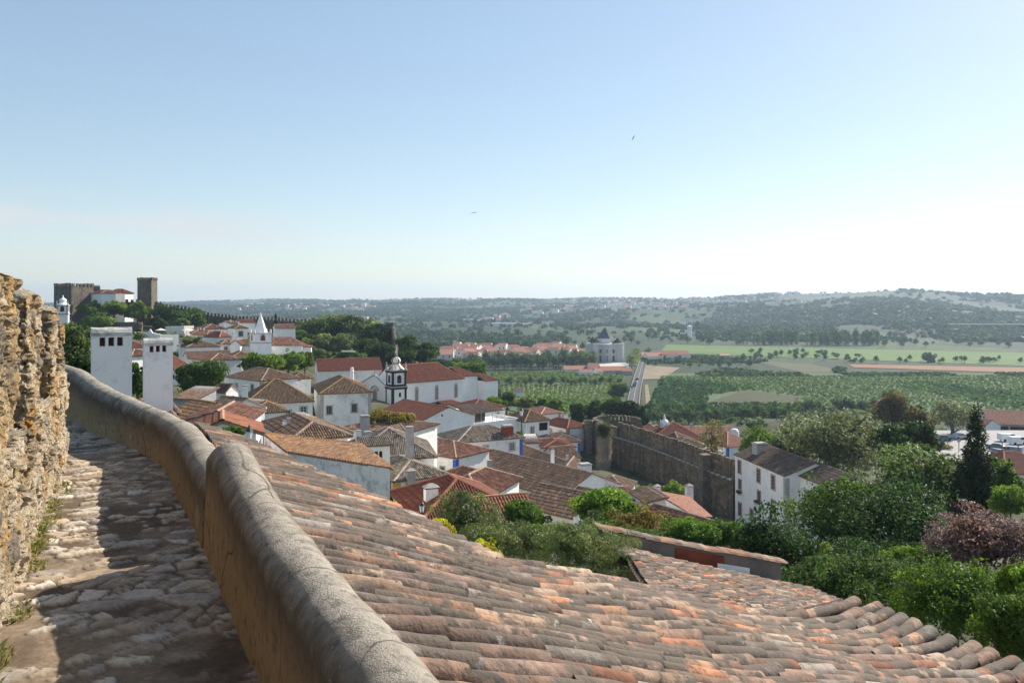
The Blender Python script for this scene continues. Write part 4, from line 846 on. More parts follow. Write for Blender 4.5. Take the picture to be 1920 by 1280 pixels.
for k in range(4):
    dd=[te,tn,-te,-tn][k]; ax=V((-dd.y,dd.x,0)); c=tc+dd*(s*.47+.01); mb=MB(); zz=zm+1.15
    for dx in(-.95,.95): mb.box(c+ax*dx+V((0,0,(zm+zt)/2+.2)),.12,.06,zt-zm-1.0,ax,1)
    pts=lambda r,o:[c+dd*o+ax*(r*math.cos(t))+V((0,0,zz+1.35+r*math.sin(t))) for t in np.linspace(0,math.pi,9)]+[c+dd*o-ax*r+V((0,0,zz)),c+dd*o+ax*r+V((0,0,zz))]
    mb.prism(pts(.62,0),dd*.05,1); mb.prism(pts(.45,.03),dd*.05,0); mb.build('bell_opening',[M['dark'],M['trim']],bt)
    mb=MB(); mb.lathe(c+dd*.09+V((0,0,zz+.3)),[(.3,0),(.24,.2),(.17,.55),(.05,.65)],10); mb.build('bell',M['metal'],bt)
mb=MB(); mb.lathe(tc+V((0,0,zt+.35)),[(2.05,0),(1.7,.35),(1.3,.75),(.95,1.2),(.7,1.35),(.9,1.55),(1.08,1.95),(1.02,2.35),(.7,2.75),(.35,2.95),(.3,3.2),(.42,3.35),(.2,3.6),(.3,3.95),(.25,4.15),(.08,4.5),(.02,5.3)],16,a0=ta,mfun=lambda i,k:1 if(i%4==0 or k in(4,9,11)) else 0); mb.build('dome',[M['cream'],M['metal']],bt,True)
for i in(-1,1):
    for j in(-1,1): mb=MB(); mb.lathe(tc+te*(i*s*.47)+tn*(j*s*.47)+V((0,0,zt+.35)),[(.3,0),(.3,.3),(.14,.4),(.24,.7),(.24,.95),(.1,1.1),(.1,1.35),(.16,1.5),(.02,1.75)],8); mb.build('finial',M['trim'],bt)
for zz in(P(748,741,183).z,P(748,757,183).z): mb=MB(); mb.box(tc+te*.15-tn*(s/2+.0)+V((0,0,zz)),.5,.1,1.0,te); mb.build('slit_window',M['dark'],bt)

# ---- small church with the cone spire
c2=thing('spired_church','white church with a smooth conical spire on a square belfry','church',P(482,655,212)); GC.append((*P(482,655,212)[:2],P(482,657,212).z))
tw=P(476.5,657,208); s=4.5; ta=math.radians(32); te=V((math.cos(ta),math.sin(ta),0)); tn=V((-te.y,te.x,0)); tc=tw+te*s/2+tn*s/2; tc.z=0; z0=tw.z-4; zm=P(476,643,208).z; zt=P(476,625,208).z
mb=MB(); mb.box(tc+V((0,0,(z0+zt)/2)),s,s,zt-z0,te); t2=mb.build('bell_tower',M['white2'],c2)
mb=MB(); mb.box(tc+V((0,0,zm)),s+.3,s+.3,.22,te); mb.box(tc+V((0,0,zt)),s+.45,s+.45,.22,te)
for k in range(14):
    w=.55 if k%2 else .8; mb.box(tw+te*(w/2-.03)+tn*((1.3-w)/2-.03)+V((0,0,zt-.4-k*.62+0)),w,1.3-w,.5,te)
mb.build('quoins',M['trim'],t2)
for k in range(4):
    dd=[te,tn,-te,-tn][k]; ax=V((-dd.y,dd.x,0)); c=tc+dd*(s/2); zz=zm+.55; r=.5
    mb=MB()
    for rr,oo,mi in((r+.16,0,1),(r,.03,0)): mb.prism([c+dd*oo+ax*(rr*math.cos(t))+V((0,0,zz+.9+rr*1.2*math.sin(t))) for t in np.linspace(0,math.pi,9)]+[c+dd*oo-ax*rr+V((0,0,zz)),c+dd*oo+ax*rr+V((0,0,zz))],dd*.05,mi)
    mb.build('bell_opening',[M['redp'],M['trim']],t2)
mb=MB(); mb.lathe(tc+V((0,0,zt+.1)),[(1.75,0),(1.68,.15),(.9,2.6),(.12,4.85),(.12,5.0),(.16,5.1),(.02,5.5)],8,a0=ta+math.pi/8); mb.build('spire',M['white2'],t2)
for i in(-1,1):
    for j in(-1,1): mb=MB(); mb.lathe(tc+te*(i*s*.46)+tn*(j*s*.46)+V((0,0,zt+.1)),[(.3,0),(.2,.3),(.28,.6),(.05,1.0)],8); mb.build('finial',M['white2'],t2)
A=P(500,648,214); e=V((math.cos(.2),math.sin(.2),0)); n=V((-e.y,e.x,0)); ch_save=ch; ch=c2
a=A.copy(); block(a,9.2,8,a.z,6,2.0,'nave','redbr'); a=P(447,648.5,212); a2=a.copy(); block(a2,4.5,6,a.z,4,1.6,'chapel','ochre'); a=A+e*9.3+n*2; block(a,2.2,4,A.z-.6,4,.7,'porch','redbr'); ch=ch_save

# ---- castle: keep, palace, tower, walls
def crenel(par, mat, a, b, w=.9, g=.7, h=1.1, th=.6, zlift=0, pyr=False):
    a,b=V(a),V(b); d=b-a; L=d.length; e=V((d.x,d.y,0)).normalized(); k=max(1,int(round(L/(w+g)))); 
    for j in range(k):
        c=a+d*((j+.5)/k); hh=h*random.uniform(.86,1.1); mb=MB(); mb.box(c+V((0,0,hh/2+zlift)),w*random.uniform(.9,1.08),th,hh,e); mb.build('merlon',M[mat],par)
kp=thing('castle_keep','broad square stone keep with a crenellated top at the left','tower',P(137,600,312)); GC.append((*P(137,600,318)[:2],P(137,603,318).z)); GC.append((*P(160,612,300)[:2],P(160,614,300).z))
c0=P(134,536,308); zt=c0.z; l0=V(((101-CX)/F*316,316,zt)); r0=V(((176-CX)/F*318,318,zt)); b0=l0+(r0-c0)
mb=MB(); zb=-26
for p,q2 in((l0,c0),(c0,r0),(r0,b0),(b0,l0)): mb.face([V((p.x,p.y,zb)),V((q2.x,q2.y,zb)),q2,p])
mb.face([l0,c0,r0,b0]); mb.build('wall',M['castle'],kp)
for p,q2 in((l0,c0),(c0,r0),(r0,b0)): crenel(kp,'castle',p,q2,.95,.75,1.1,.5)
pl=thing('palace','white palace wing with a red hipped roof between the keep and the square tower','palace',P(212,560,318)); 
A=P(177,559.5,314); 
H_=house('white palace hall with red hip roof and square windows between the two stone towers',(188,549),316,(236,549.5),9,ry=543.5,rise=2.0,wh=12,rm='red',name='castle_palace',cat='palace',wins=[('F',.44,1.4,1.0,1.0,'g'),('F',.64,1.6,.7,.8,'g'),('F',.84,1.4,1.1,1.0,'g')],chim=[(181,535,548,12,'box','rubble',320)])
C.objects.unlink(pl); bpy.data.objects.remove(pl)
house('white wing of the palace facing right, under the same red roof',(234,549.5),316.5,(250,549.8),8,rise=1.6,wh=12,rm='red',name='castle_palace',cat='palace',YB=322)
house('small red roofed lodge against the right side of the keep',(173,550),313,(190,549.6),5,rise=1.2,wh=11,rm='redbr',cat='house')
def sq_tower(label,c0,l0,r0,zb,mats='castle',h=.8):
    o=thing('castle_tower',label,'tower',(c0.x,c0.y,zb)); b0=l0+(r0-c0); mb=MB()
    for p,q2 in((l0,c0),(c0,r0),(r0,b0),(b0,l0)): mb.face([V((p.x,p.y,zb)),V((q2.x,q2.y,zb)),q2,p])
    mb.face([l0,c0,r0,b0]); mb.build('wall',M[mats],o)
    for p,q2 in((l0,c0),(c0,r0),(r0,b0),(b0,l0)): crenel(o,mats,p,q2,.8,.65,1.05,.5)
    return o
c0=P(284,525,308); zt=c0.z; sq_tower('tall square stone tower with narrow merlons right of the palace',c0,V(((257.5-CX)/F*313,313,zt)),V(((295-CX)/F*315,315,zt)),-24)
def long_wall(label, pts, th, drop, mat='castle', w=.95, g=.85, h=1.0, name='crenellated_wall', front=True):
    pts=[P(*p) for p in pts]; o=thing(name,label,'wall',(pts[0].x,pts[0].y,pts[0].z-drop)); mb=MB()
    for a,b in zip(pts[:-1],pts[1:]):
        e=V((b.x-a.x,b.y-a.y,0)).normalized(); n=V((-e.y,e.x,0))
        q=[a,b,b+n*th,a+n*th]; 
        mb.face([V((a.x,a.y,a.z-drop)),V((b.x,b.y,b.z-drop)),b,a]); mb.face([a,b,b+n*th,a+n*th]); mb.face([V((b.x,b.y,b.z-drop))+n*th,V((a.x,a.y,a.z-drop))+n*th,a+n*th,b+n*th])
        crenel(o,mat,a+n*.3,b+n*.3,w,g,h,.55)
    mb.build('wall',M[mat],o); return o,pts
long_wall('crenellated castle wall descending the ridge from the square tower to the far corner',[(288,572,306),(330,577,306),(372,583,306),(380,588,305),(400,592.5,305),(460,598,304),(540,602,302),(620,606,300),(690,610,297),(734,613.5,294)],1.6,9,w=.85,g=.62,h=1.05)
long_wall('low crenellated curtain wall between the palace and the square tower',[(232,566,309),(262,566,309)],1,6)
o,_=long_wall('steep crenellated wall running down the slope behind the church tower',[(733,612,292),(737,640,262),(740,672,240),(742,690,228)],1.4,8,w=.9,g=.8); 
ct=thing('corner_turret','round stone turret at the far corner of the castle wall','tower',P(732,625,292)); mb=MB(); c=P(732,625,293); mb.lathe(V((c.x,c.y,-28)),[(1.5,0),(1.45,P(0,607,293).z+28),(1.6,P(0,606.5,293).z+28),(1.6,P(0,604.5,293).z+28),(0,P(0,604.5,293).z+28)],14); mb.build('wall',M['castle'],ct)
# belfry of the church below the keep
bf=thing('white_belfry','white baroque belfry with stone trim standing in front of the keep','belfry',P(118,603,255)); c=P(118,603,255); c.z=0; f=255/F
mb=MB(); Z=lambda y:P(0,y,255).z; te=V((.92,.38,0)).normalized(); tn=V((-te.y,te.x,0)); s=3.2
mb.box(c+V((0,0,(Z(625)+Z(572))/2)),s,s,Z(572)-Z(625),te); mb.lathe(c+V((0,0,Z(572))),[(1.9,0),(1.5,.4),(.95,.8),(.9,1.2),(1.1,1.45),(1.0,1.8),(.5,2.2),(.25,2.4),(.2,2.8),(.02,3.3)],12); mb.build('wall',M['white2'],bf)
mb=MB(); 
for y,w in((588.5,s+.5),(572.5,s+.5)): mb.box(c+V((0,0,Z(y))),w,w,.35,te)
for i in(-1,1): mb.box(c+te*(i*(s/2-.2))-tn*(s/2-.2)+V((0,0,(Z(588)+Z(573))/2)),.5,.5,Z(573)-Z(588),te); mb.lathe(c+te*(i*s*.48)-tn*(s*.48)+V((0,0,Z(572))),[(.28,0),(.16,.5),(.22,.8),(.02,1.6)],8)
mb.build('stone_trim',M['trim'],bf)
for dd in(-tn,te): ax=V((-dd.y,dd.x,0)); mb=MB(); k=c+dd*(s/2)+V((0,0,Z(584))); mb.prism([k+ax*(.55*math.cos(t))+V((0,0,1.1+.6*math.sin(t))) for t in np.linspace(0,math.pi,9)]+[k-ax*.55,k+ax*.55],dd*.06); mb.build('bell_opening',M['dark'],bf)
GC.append((c.x,c.y,Z(612)))
# terraces below the castle
def slabwall(name,label,pts,th,h,mat,cat='wall'):
    p=[P(*x) for x in pts]; o=MB()
    for a,b in zip(p[:-1],p[1:]):
        e=V((b.x-a.x,b.y-a.y,0)).normalized(); n=V((-e.y,e.x,0)); q=[V((a.x,a.y,a.z-h)),V((b.x,b.y,b.z-h)),b,a]; o.prism(q,n*th)
    ob=o.build(name,M[mat],None,False,tuple(p[0])); return tag(ob,label,cat)
slabwall('retaining_wall','curved rubble retaining wall under the pollarded castle trees',[(205,606,290),(225,604,286),(250,603,288),(268,604,296)],1,5,'rubble')
slabwall('garden_wall','white curved garden wall below the terrace parasols',[(244,622,232),(276,623,228),(281,617,227),(286,624,227),(300,627,226),(335,627,230)],.5,5,'white')
slabwall('garden_wall','low white garden wall right of the cone spire church',[(500,630,245),(516,633,242)],.4,3,'white')
slabwall('garden_wall','pale low wall among the olive trees on the slope',[(640,657,232),(664,657.5,228)],.4,.4,'cream')
slabwall('terrace_building','low pale terrace building behind the two parasols',[(310,612,262),(345,611,258),(352,614,262)],4,4,'cream','building')
for i,(px,py,lab) in enumerate(((301,616,'cream parasol on the terrace, left one of two'),(350,616,'white parasol on the terrace, right one of two'))):
    p=P(px,py,248); o=thing('parasol',lab,'parasol',p-V((0,0,2.4)),'terrace parasols'); mb=MB(); mb.lathe(p-V((0,0,.5)),[(1.7,0),(0,.65)],8); mb.build('canopy',M['cream'],o); mb=MB(); mb.tube([p-V((0,0,2.4)),p],.05,6); mb.build('pole',M['metal'],o); GC.append((p.x,p.y,p.z-2.4))

# ---- town wall with bastion
WY=lambda px: 1/(1/172+(1/128-1/172)*(px-1157)/(1377-1157))
twl,tp=long_wall('high weathered town wall with tight merlons and a ledge of projecting stones',[(1157,801,172),(1200,812.5,WY(1200)),(1262,833.5,WY(1262)),(1320,855,WY(1320)),(1380,876,127.5)],1.1,11,'townwall',.8,.5,1.15,'town_wall')
mb=MB(); mb2=MB()
for a,b in zip(tp[:-1],tp[1:]):
    d=b-a; e=V((d.x,d.y,0)).normalized(); n=V((-e.y,e.x,0)); k=int(d.length/1.5)
    q=[a-V((0,0,1.9)),b-V((0,0,1.9))]; mb.face([q[0]-n*.5,q[1]-n*.5,q[1],q[0]]); mb.face([V(x)-n*.5-V((0,0,9.5)) if 0 else V((x.x,x.y,x.z-9.5))-n*.5 for x in q]+[q[1]-n*.5,q[0]-n*.5])
    for j in range(k): c=a+d*((j+.5)/k)-V((0,0,1.95)); mb2.box(c-n*.75,.75,.5,.2,e)
mb.build('wall_walk',M['townwall'],twl); mb2.build('ledge_stones',M['trim'],twl)
a=P(1315,851,WY(1318)-2.6); e=(tp[-1]-tp[0]); e.z=0; e.normalize(); n=V((-e.y,e.x,0)); mb=MB(); mb.box(a+V((.6,0,-5.5)),1.5,1.6,11,e); mb.build('buttress',M['rubble'],twl)
for p in tp: GC.append((p.x-2*n.x*-1,p.y-3,p.z-9)); GC.append((p.x+n.x*4,p.y+n.y*6,p.z-7))
bs=thing('bastion','open backed curved bastion of the town wall with closely set merlons behind the palm','tower',P(1155,835,184)); c=P(1157,800,181); zt=P(1155,787,186).z; R=5.6; TH=np.linspace(-.15,math.pi+.45,30); mb=MB()
pt=lambda t,r,z:V((c.x+r*math.cos(t),c.y+r*math.sin(t),z))
for t0,t1 in zip(TH[:-1],TH[1:]):
    mb.face([pt(t0,R,-45),pt(t1,R,-45),pt(t1,R,zt),pt(t0,R,zt)]); mb.face([pt(t0,R-.9,-45),pt(t1,R-.9,-45),pt(t1,R-.9,zt),pt(t0,R-.9,zt)]); mb.face([pt(t0,R,zt),pt(t1,R,zt),pt(t1,R-.9,zt),pt(t0,R-.9,zt)])
for t in (TH[0],TH[-1]): mb.face([pt(t,R,-45),pt(t,R-.9,-45),pt(t,R-.9,zt),pt(t,R,zt)])
mb.build('wall',M['rubble'],bs)
for k in range(20):
    t=TH[0]+(TH[-1]-TH[0])*(k+.5)/20; p=pt(t,R-.45,zt+.55); mb=MB(); mb.box(p,.62,.7,random.uniform(.95,1.2),V((-math.sin(t),math.cos(t),0))); mb.build('merlon',M['rubble'],bs)
GC.append((c.x,c.y,zt-9))
tt=thing('wall_turret','slim rounded turret at the left end of the town wall beside the palm','tower',P(1104,870,172)); mb=MB(); q=P(1104,788,173); mb.lathe(V((q.x,q.y,-45)),[(1.0,0),(.95,q.z+45),(.75,q.z+45),(.75,q.z+44.6),(0,q.z+44.6)],18); mb.build('wall',M['rubble'],tt)
slabwall('crenellated_wall','short dark return of the town wall between the houses and the bastion',[(1098,787,176),(1120,788,172),(1158,802,171)],1.2,11,'townwall')
# ================================================================== TERRAIN
for (x,y,z) in ((0,-20,-9),(3,8,-9),(6,16,-11.5),(12,14,-11.5),(10,24,-14),(0,30,-13.5),(-6,24,-10),(18,24,-14.5),(25,30,-17),(14,40,-21),(26,50,-25),(40,60,-29),(2,45,-19),(50,90,-34),(62,110,-35),
  (-14,12,-6),(-22,20,-7),(-22,34,-9),(-30,50,-12),(-45,80,-15),(-60,130,-16),(-90,160,-14),(-110,220,-9),(-150,260,-13),(-150,285,-13),(-130,290,-12.5),(-170,330,-9),(-100,320,-13),(-45,315,-16),(-60,270,-19),(-35,250,-24),(-28,228,-30),(-75,290,-13),(-10,230,-40),(-8,260,-46),(20,240,-47),(0,300,-54),(-20,340,-52),(-70,350,-35),(-120,370,-28),(30,215,-43),
  (60,200,-38),(95,170,-37),(110,215,-39.5),(130,215,-40),(150,230,-41),(95,240,-42),(120,150,-36),(150,150,-37),(80,280,-50),(140,290,-51),(200,280,-50),(40,260,-48),(60,320,-55),(-300,300,-30),(-200,200,-14),(-30,-30,-12),(40,0,-14),(80,40,-26),(120,90,-33)): GC.append((x,y,z))
for y in(345,400,480,600):
    for x in(-60,20,60,110,170,240,330,430): GC.append((x+(y-345)*.3,y,-55))
for (x,y,z) in((-150,420,-38),(-250,420,-38),(-150,520,-48),(-300,520,-45),(-60,420,-50),(250,180,-42),(330,250,-50)): GC.append((x,y,z))
gc=np.array(GC)
SKY=np.array([(-200,566),(100,567),(300,566),(420,562),(520,560),(700,561),(800,558),(900,558.5),(1000,559),(1100,557),(1200,557.5),(1330,554),(1450,548),(1560,545),(1640,543),(1700,541),(1780,546),(1850,550),(1920,548),(2200,552)])
DST=np.array([(-200,5200),(700,5000),(1100,4300),(1400,3300),(1700,2900),(2200,3000)])
def terrain(x,y):
    x=np.asarray(x,float); y=np.asarray(y,float); sh=x.shape; x=x.ravel(); y=y.ravel()
    z=np.empty(len(x))
    for a in range(0,len(x),4000):
        d2=(x[a:a+4000,None]-gc[None,:,0])**2+(y[a:a+4000,None]-gc[None,:,1])**2+4.0; w=d2**-1.6; z[a:a+4000]=(w*gc[None,:,2]).sum(1)/w.sum(1)
    r=np.hypot(x,y); px=np.where(y>1,CX+F*x/np.maximum(y,1),np.where(x>0,2200,-200)); px=np.clip(px,-200,2200); Dd=np.interp(px,DST[:,0],DST[:,1]); zr=(CY-np.interp(px,SKY[:,0],SKY[:,1]))/F*Dd-9
    yy=np.maximum(y,np.abs(x)*.6); s=np.clip((yy-1080)/(Dd-1080),0,1); sm=s**1.25*(1.6-.6*s); p3=np.c_[x,y,x*0]
    far=-55+(zr+55)*np.clip(sm,0,1)+((fbm(p3,1/420,3)-.5)*46+(fbm(p3,1/130,2)-.5)*10)*smooth(s,.02,.22)*(1-smooth(s,.75,1.0)*.75)
    over=np.maximum(yy-Dd,0); far=far-over*.035
    m=smooth(yy,330,560); rel=smooth(r,40,150)
    z=np.minimum(z,-10) if 0 else z
    m2=smooth(y,312,352)*smooth(x,-35,10); z=z*(1-m2)-55*m2
    z=z*(1-m)+far*m+(fbm(p3,1/9,3)-.5)*.6*rel*(1-m)
    return z.reshape(sh)
ang=np.radians(np.concatenate([np.arange(-175,-48,6.0),np.arange(-48,48,.34),np.arange(48,176,6.0)])); rad=np.concatenate([[.5],np.geomspace(3,7200,250)])
A_,R_=np.meshgrid(ang,rad); X=(R_*np.sin(A_)); Yy=(R_*np.cos(A_)); Zt=terrain(X,Yy); 
Zt=np.where((R_<16)&(Yy<16),np.minimum(Zt,-7.5),Zt)
v=np.stack([X,Yy,Zt],-1).reshape(-1,3); q=grid_faces(len(rad),len(ang),True)
k=N('countryside'); g=k.n('ShaderNodeNewGeometry'); pos=g.outputs['Position']
mp=k.n('ShaderNodeMapping'); mp.inputs['Scale'].default_value=(1,.62,0); k.l(pos,mp.inputs[0]); wn=k.n('ShaderNodeTexNoise'); wn.inputs['Scale'].default_value=.004; k.l(pos,wn.inputs['Vector'])
wv=k.n('ShaderNodeVectorMath',operation='MULTIPLY_ADD'); k.l(wn.outputs['Color'],wv.inputs[0]); wv.inputs[1].default_value=(90,90,0); k.l(mp.outputs[0],wv.inputs[2])
vo=k.n('ShaderNodeTexVoronoi',feature='F1'); vo.inputs['Scale'].default_value=.0075; k.l(wv.outputs[0],vo.inputs['Vector']); sc=k.n('ShaderNodeSeparateColor'); k.l(vo.outputs['Color'],sc.inputs[0])
fields=k.ramp(sc.outputs[0],[(0,(.02,.042,.015)),(.25,(.036,.068,.02)),(.42,(.02,.038,.015)),(.6,(.058,.09,.026)),(.72,(.03,.052,.018)),(.86,(.085,.088,.036)),(.93,(.045,.075,.022))],'CONSTANT')
c=k.mix(.7,fields,k.ramp(k.noise(pos,.05,6,.7),[(.3,.55),(.7,1.3)]),'MULTIPLY')
near=k.mix(k.ramp(k.noise(pos,.35,6,.65),[(.4,0),(.62,1)]),(.035,.055,.02),(.10,.085,.05))
ln=k.n('ShaderNodeVectorMath',operation='LENGTH'); k.l(pos,ln.inputs[0]); f=k.ramp(k.math('DIVIDE',ln.outputs['Value'],600),[(.45,0),(.75,1)])
c=k.mix(f,near,c); k.base(c); k.rough(.95); M['land']=k.m
me=mesh_np('terrain',v,q.ravel(),[4]*len(q),[M['land']],smooth=True); tag(link('terrain',me),None,None,None,'structure')
def gz(x,y): return float(terrain(np.array([x]),np.array([y]))[0])
def onground(px,py,z=-55.0):
    Y=-z*F/(py-CY); return V(((px-CX)/F*Y,Y,z))
def ray_ground(px,py):
    Y=np.geomspace(60,6000,500); z=terrain((px-CX)/F*Y,Y); zz=(CY-py)/F*Y; k=np.nonzero(zz<z)[0]
    if not len(k): return None
    Yh=Y[k[0]]; return V(((px-CX)/F*Yh,Yh,float(z[k[0]])))

# ---- fields, road, yards: sheets lying on the valley floor
def sheet(name, pix, mat, lift, kind='structure', nsub=14):
    p=[onground(*q) for q in pix]; mb=MB()
    if len(p)==4:
        for i in range(nsub):
            for j in range(nsub):
                f=lambda u,w:(p[0].lerp(p[1],u)).lerp(p[3].lerp(p[2],u),w)
                c=[f(i/nsub,j/nsub),f((i+1)/nsub,j/nsub),f((i+1)/nsub,(j+1)/nsub),f(i/nsub,(j+1)/nsub)]; mb.face([V((x.x,x.y,gz0(x.x,x.y)+lift)) for x in c])
    else: mb.face([V((x.x,x.y,x.z+lift)) for x in p])
    o=mb.build(name,M[mat],None,False,tuple(p[0])); return tag(o,None,None,None,kind)
def gz0(x,y): return max(gz(x,y),-55.0) if y<330 else gz(x,y)
def m_field(name,a,b,sc=.03,row=None,rc=None):
    k=N(name); g=k.n('ShaderNodeNewGeometry'); c=k.mix(k.ramp(k.noise(g.outputs['Position'],sc,6,.65),[(.35,0),(.65,1)]),a,b); c=k.mix(.6,c,k.ramp(k.noise(g.outputs['Position'],.5,4),[(.3,.7),(.7,1.25)]),'MULTIPLY')
    if row:
        mp=k.n('ShaderNodeMapping'); mp.inputs['Rotation'].default_value=(0,0,row[1]); k.l(g.outputs['Position'],mp.inputs[0]); w=k.n('ShaderNodeTexWave',bands_direction='X'); w.inputs['Scale'].default_value=row[0]; w.inputs['Distortion'].default_value=.6; k.l(mp.outputs[0],w.inputs['Vector']); c=k.mix(k.ramp(w.outputs[1],[(.45,0),(.7,1)]),c,rc)
    k.base(c); k.rough(.95); return k.m
M['meadow']=m_field('meadow',(.07,.135,.024),(.10,.165,.034),.012); M['poppy']=m_field('poppy_field',(.22,.15,.075),(.25,.10,.06),.03); M['orchfloor']=m_field('orchard_floor',(.06,.095,.034),(.08,.115,.042),.02); M['vine']=m_field('vineyard',(.06,.09,.03),(.085,.115,.035),.03,(.055,.45),(.14,.16,.065)); M['dry']=m_field('dry_field',(.055,.058,.02),(.042,.052,.018),.04); M['crop']=m_field('crop',(.05,.085,.03),(.065,.10,.035),.03)
sheet('field',[(1236,661),(1925,686),(1925,662),(1250,646)],'meadow',.25)
sheet('poppy_field',[(1600,689),(1925,700),(1925,690),(1590,683)],'poppy',.35)
sheet('orchard',[(1204,792),(2100,792),(1925,701),(1240,700)],'orchfloor',.2)
sheet('dry_field',[(1322,757),(1470,759),(1512,746),(1398,731)],'dry',.4)
sheet('vineyard',[(945,748),(1166,748),(1172,718),(940,722)],'vine',.4)
sheet('crop_field',[(940,775),(1160,778),(1163,748),(945,748)],'crop',.4)
sheet('crop_field',[(930,716),(1170,716),(1172,697),(925,699)],'crop',.4)
sheet('dirt_yard',[(1204,712),(1242,711),(1275,690),(1212,685)],'sand',.4); sheet('verge',[(1199,795),(1214,795),(1214,716),(1205,716)],'dry',.42); sheet('dirt_track',[(1212,778),(1224,778),(1215,722),(1209,722)],'sand',.5)
sheet('church_forecourt',[(1110,694),(1180,694),(1178,680),(1100,682)],'gravel',.4)
# road to the sanctuary
rc=[(1192,788,15),(1188,775,12.5),(1187.5,757,20),(1190,740,18.5),(1194,722,15.5),(1199,703,12),(1203.5,687,8.5),(1207,675,6.5)]
mb=MB(); ml=MB(); mk=MB(); RP=[]
for px,py,w in rc: p=onground(px,py); RP.append((p,3.5))
def rpt(i,off,l): 
    a=RP[max(i-1,0)][0]; b=RP[min(i+1,len(RP)-1)][0]; d=(b-a).normalized(); s=V((d.y,-d.x,0)); return V((RP[i][0].x+s.x*off,RP[i][0].y+s.y*off,-55+l))
RW=2.7
for i in range(len(RP)-1):
    mb.face([rpt(i,-RW,.6),rpt(i,RW,.6),rpt(i+1,RW,.6),rpt(i+1,-RW,.6)])
    for s in(-1,1): mb.face([rpt(i,s*RW,.6),rpt(i,s*(RW+1),-.3),rpt(i+1,s*(RW+1),-.3),rpt(i+1,s*RW,.6)])
    a,b=rpt(i,0,.64),rpt(i+1,0,.64); L=(b-a).length; d=(b-a)/L; s=V((d.y,-d.x,0)); t=0
    while t<L-3: c=a+d*t; mk.face([c-s*.12,c+s*.12,c+d*3+s*.12,c+d*3-s*.12]); t+=7
tag(mb.build('road',M['asphalt'],None),None,None,None,'structure'); tag(mk.build('road_markings',M['paint'],None),None,None,None,'structure')
for sgn,lab in((-1,'white parapet along the left side of the valley road'),(1,'white railing along the right side of the valley road')):
    ro=MB()
    for i in range(1,len(RP)-1):
        a,b=rpt(i,sgn*(RW+.3),.6),rpt(i+1,sgn*(RW+.3),.6); d=b-a; n=max(2,int(d.length/4))
        for j in range(n): ro.box(a+d*((j+.5)/n)+V((0,0,.35)),.3,2.4,.9,V((d.y,-d.x,0)))
    tag(ro.build('road_railing',M['trim'],None,False,tuple(RP[2][0])),lab,'railing')
# ---- vehicles
def extr(mb,prof,w,c,ax,m=0):
    ay=V((-ax.y,ax.x,0)); l=[c+ax*x+V((0,0,z))-ay*w/2 for x,z in prof]; r=[p+ay*w for p in l]; n=len(l)
    for i in range(n): mb.face([l[i],l[(i+1)%n],r[(i+1)%n],r[i]],m)
    mb.face(l[::-1],m); mb.face(r,m)
CARCOL={}
def car(label, p, ang, col, kind='car', group='cars in the car park'):
    ax=V((math.cos(ang),math.sin(ang),0)); ay=V((-ax.y,ax.x,0)); o=thing('parked_car' if 'park' in group else 'driving_car',label,'car',p,group); c=V(p)
    key='car_paint_'+'_'.join(str(int(x*100)) for x in col)
    if key not in CARCOL:
        k=N(key); k.b.inputs['Base Color'].default_value=(*col,1); k.rough(.3); k.b.inputs['Coat Weight'].default_value=.6; CARCOL[key]=k.m
    m=CARCOL[key]; mb=MB()
    if kind=='van': body=[(-2.3,.35),(2.3,.35),(2.35,.9),(1.75,1.15),(1.2,1.85),(-2.2,1.95),(-2.35,.9)]; cab=[(1.28,1.72),(1.66,1.2),(.3,1.2),(.3,1.75)]
    else: body=[(-2.1,.3),(2.1,.3),(2.15,.65),(1.95,.85),(1.0,.98),(.35,1.42),(-1.1,1.46),(-1.85,1.0),(-2.15,.92)]; cab=[(.92,1.0),(.33,1.36),(-1.05,1.4),(-1.65,1.02)]
    extr(mb,body,1.72,c,ax); mb.build('body',m,o); mb=MB(); extr(mb,cab,1.74,c,ax); mb.build('windows',M['glass'],o)
    for x in(-1.3,1.3):
        for y in(-.78,.78):
            mb=MB(); cc=c+ax*x+ay*y+V((0,0,.32)); ring=[cc+ax*(.32*math.cos(t))+V((0,0,.32*math.sin(t))) for t in np.linspace(0,2*math.pi,13)[:-1]]; mb.prism([q-ay*.1 for q in ring],ay*.2); w=mb.build('wheel',M['black'],o)
    mb=MB(); [mb.box(c+ax*2.12+ay*s*.6+V((0,0,.68)),.08,.35,.16,ax) for s in(-1,)]; mb.build('headlight',M['frame'],o); mb=MB(); mb.box(c+ax*2.12+ay*.6+V((0,0,.68)),.08,.35,.16,ax); mb.build('headlight',M['frame'],o); return o
for px,py,lab in((1194.5,713.5,'black car farthest up the valley road'),(1191,721,'grey car second farthest on the valley road'),(1189,726,'dark car second nearest on the valley road'),(1182.5,729,'black car nearest on the left lane of the valley road')):
    q=onground(px,py); car(lab,(q.x,q.y,-54.38),math.radians(86),(.02,.02,.025) if 'grey' not in lab else (.12,.12,.13),'car','cars driving on the valley road')
def slope_at(px,Y): x=(px-CX)/F*Y; return V((x,Y,gz(x,Y)))
ck=[(1768,822,238,'dark teal hatchback under the pale tree in the car park',(.02,.1,.11),.1),(1801,819,238,'silver estate car right of the pale tree trunk',(.45,.47,.5),.15),(1889,823,212,'white van by the salmon roofed hall',(.8,.8,.8),.12),(1907,829,204,'white saloon car nearest the right edge, in front of the van',(.75,.76,.78),.2),(1868,838,196,'teal blue car in the middle of the car park',(.04,.13,.16),2.2),(1877,850,182,'dark small car at the near end of the car park',(.03,.03,.035),.2),(1897,848,184,'blue grey van at the near end of the car park',(.2,.27,.32),2.3)]
CPZ=P(1868,838,196).z
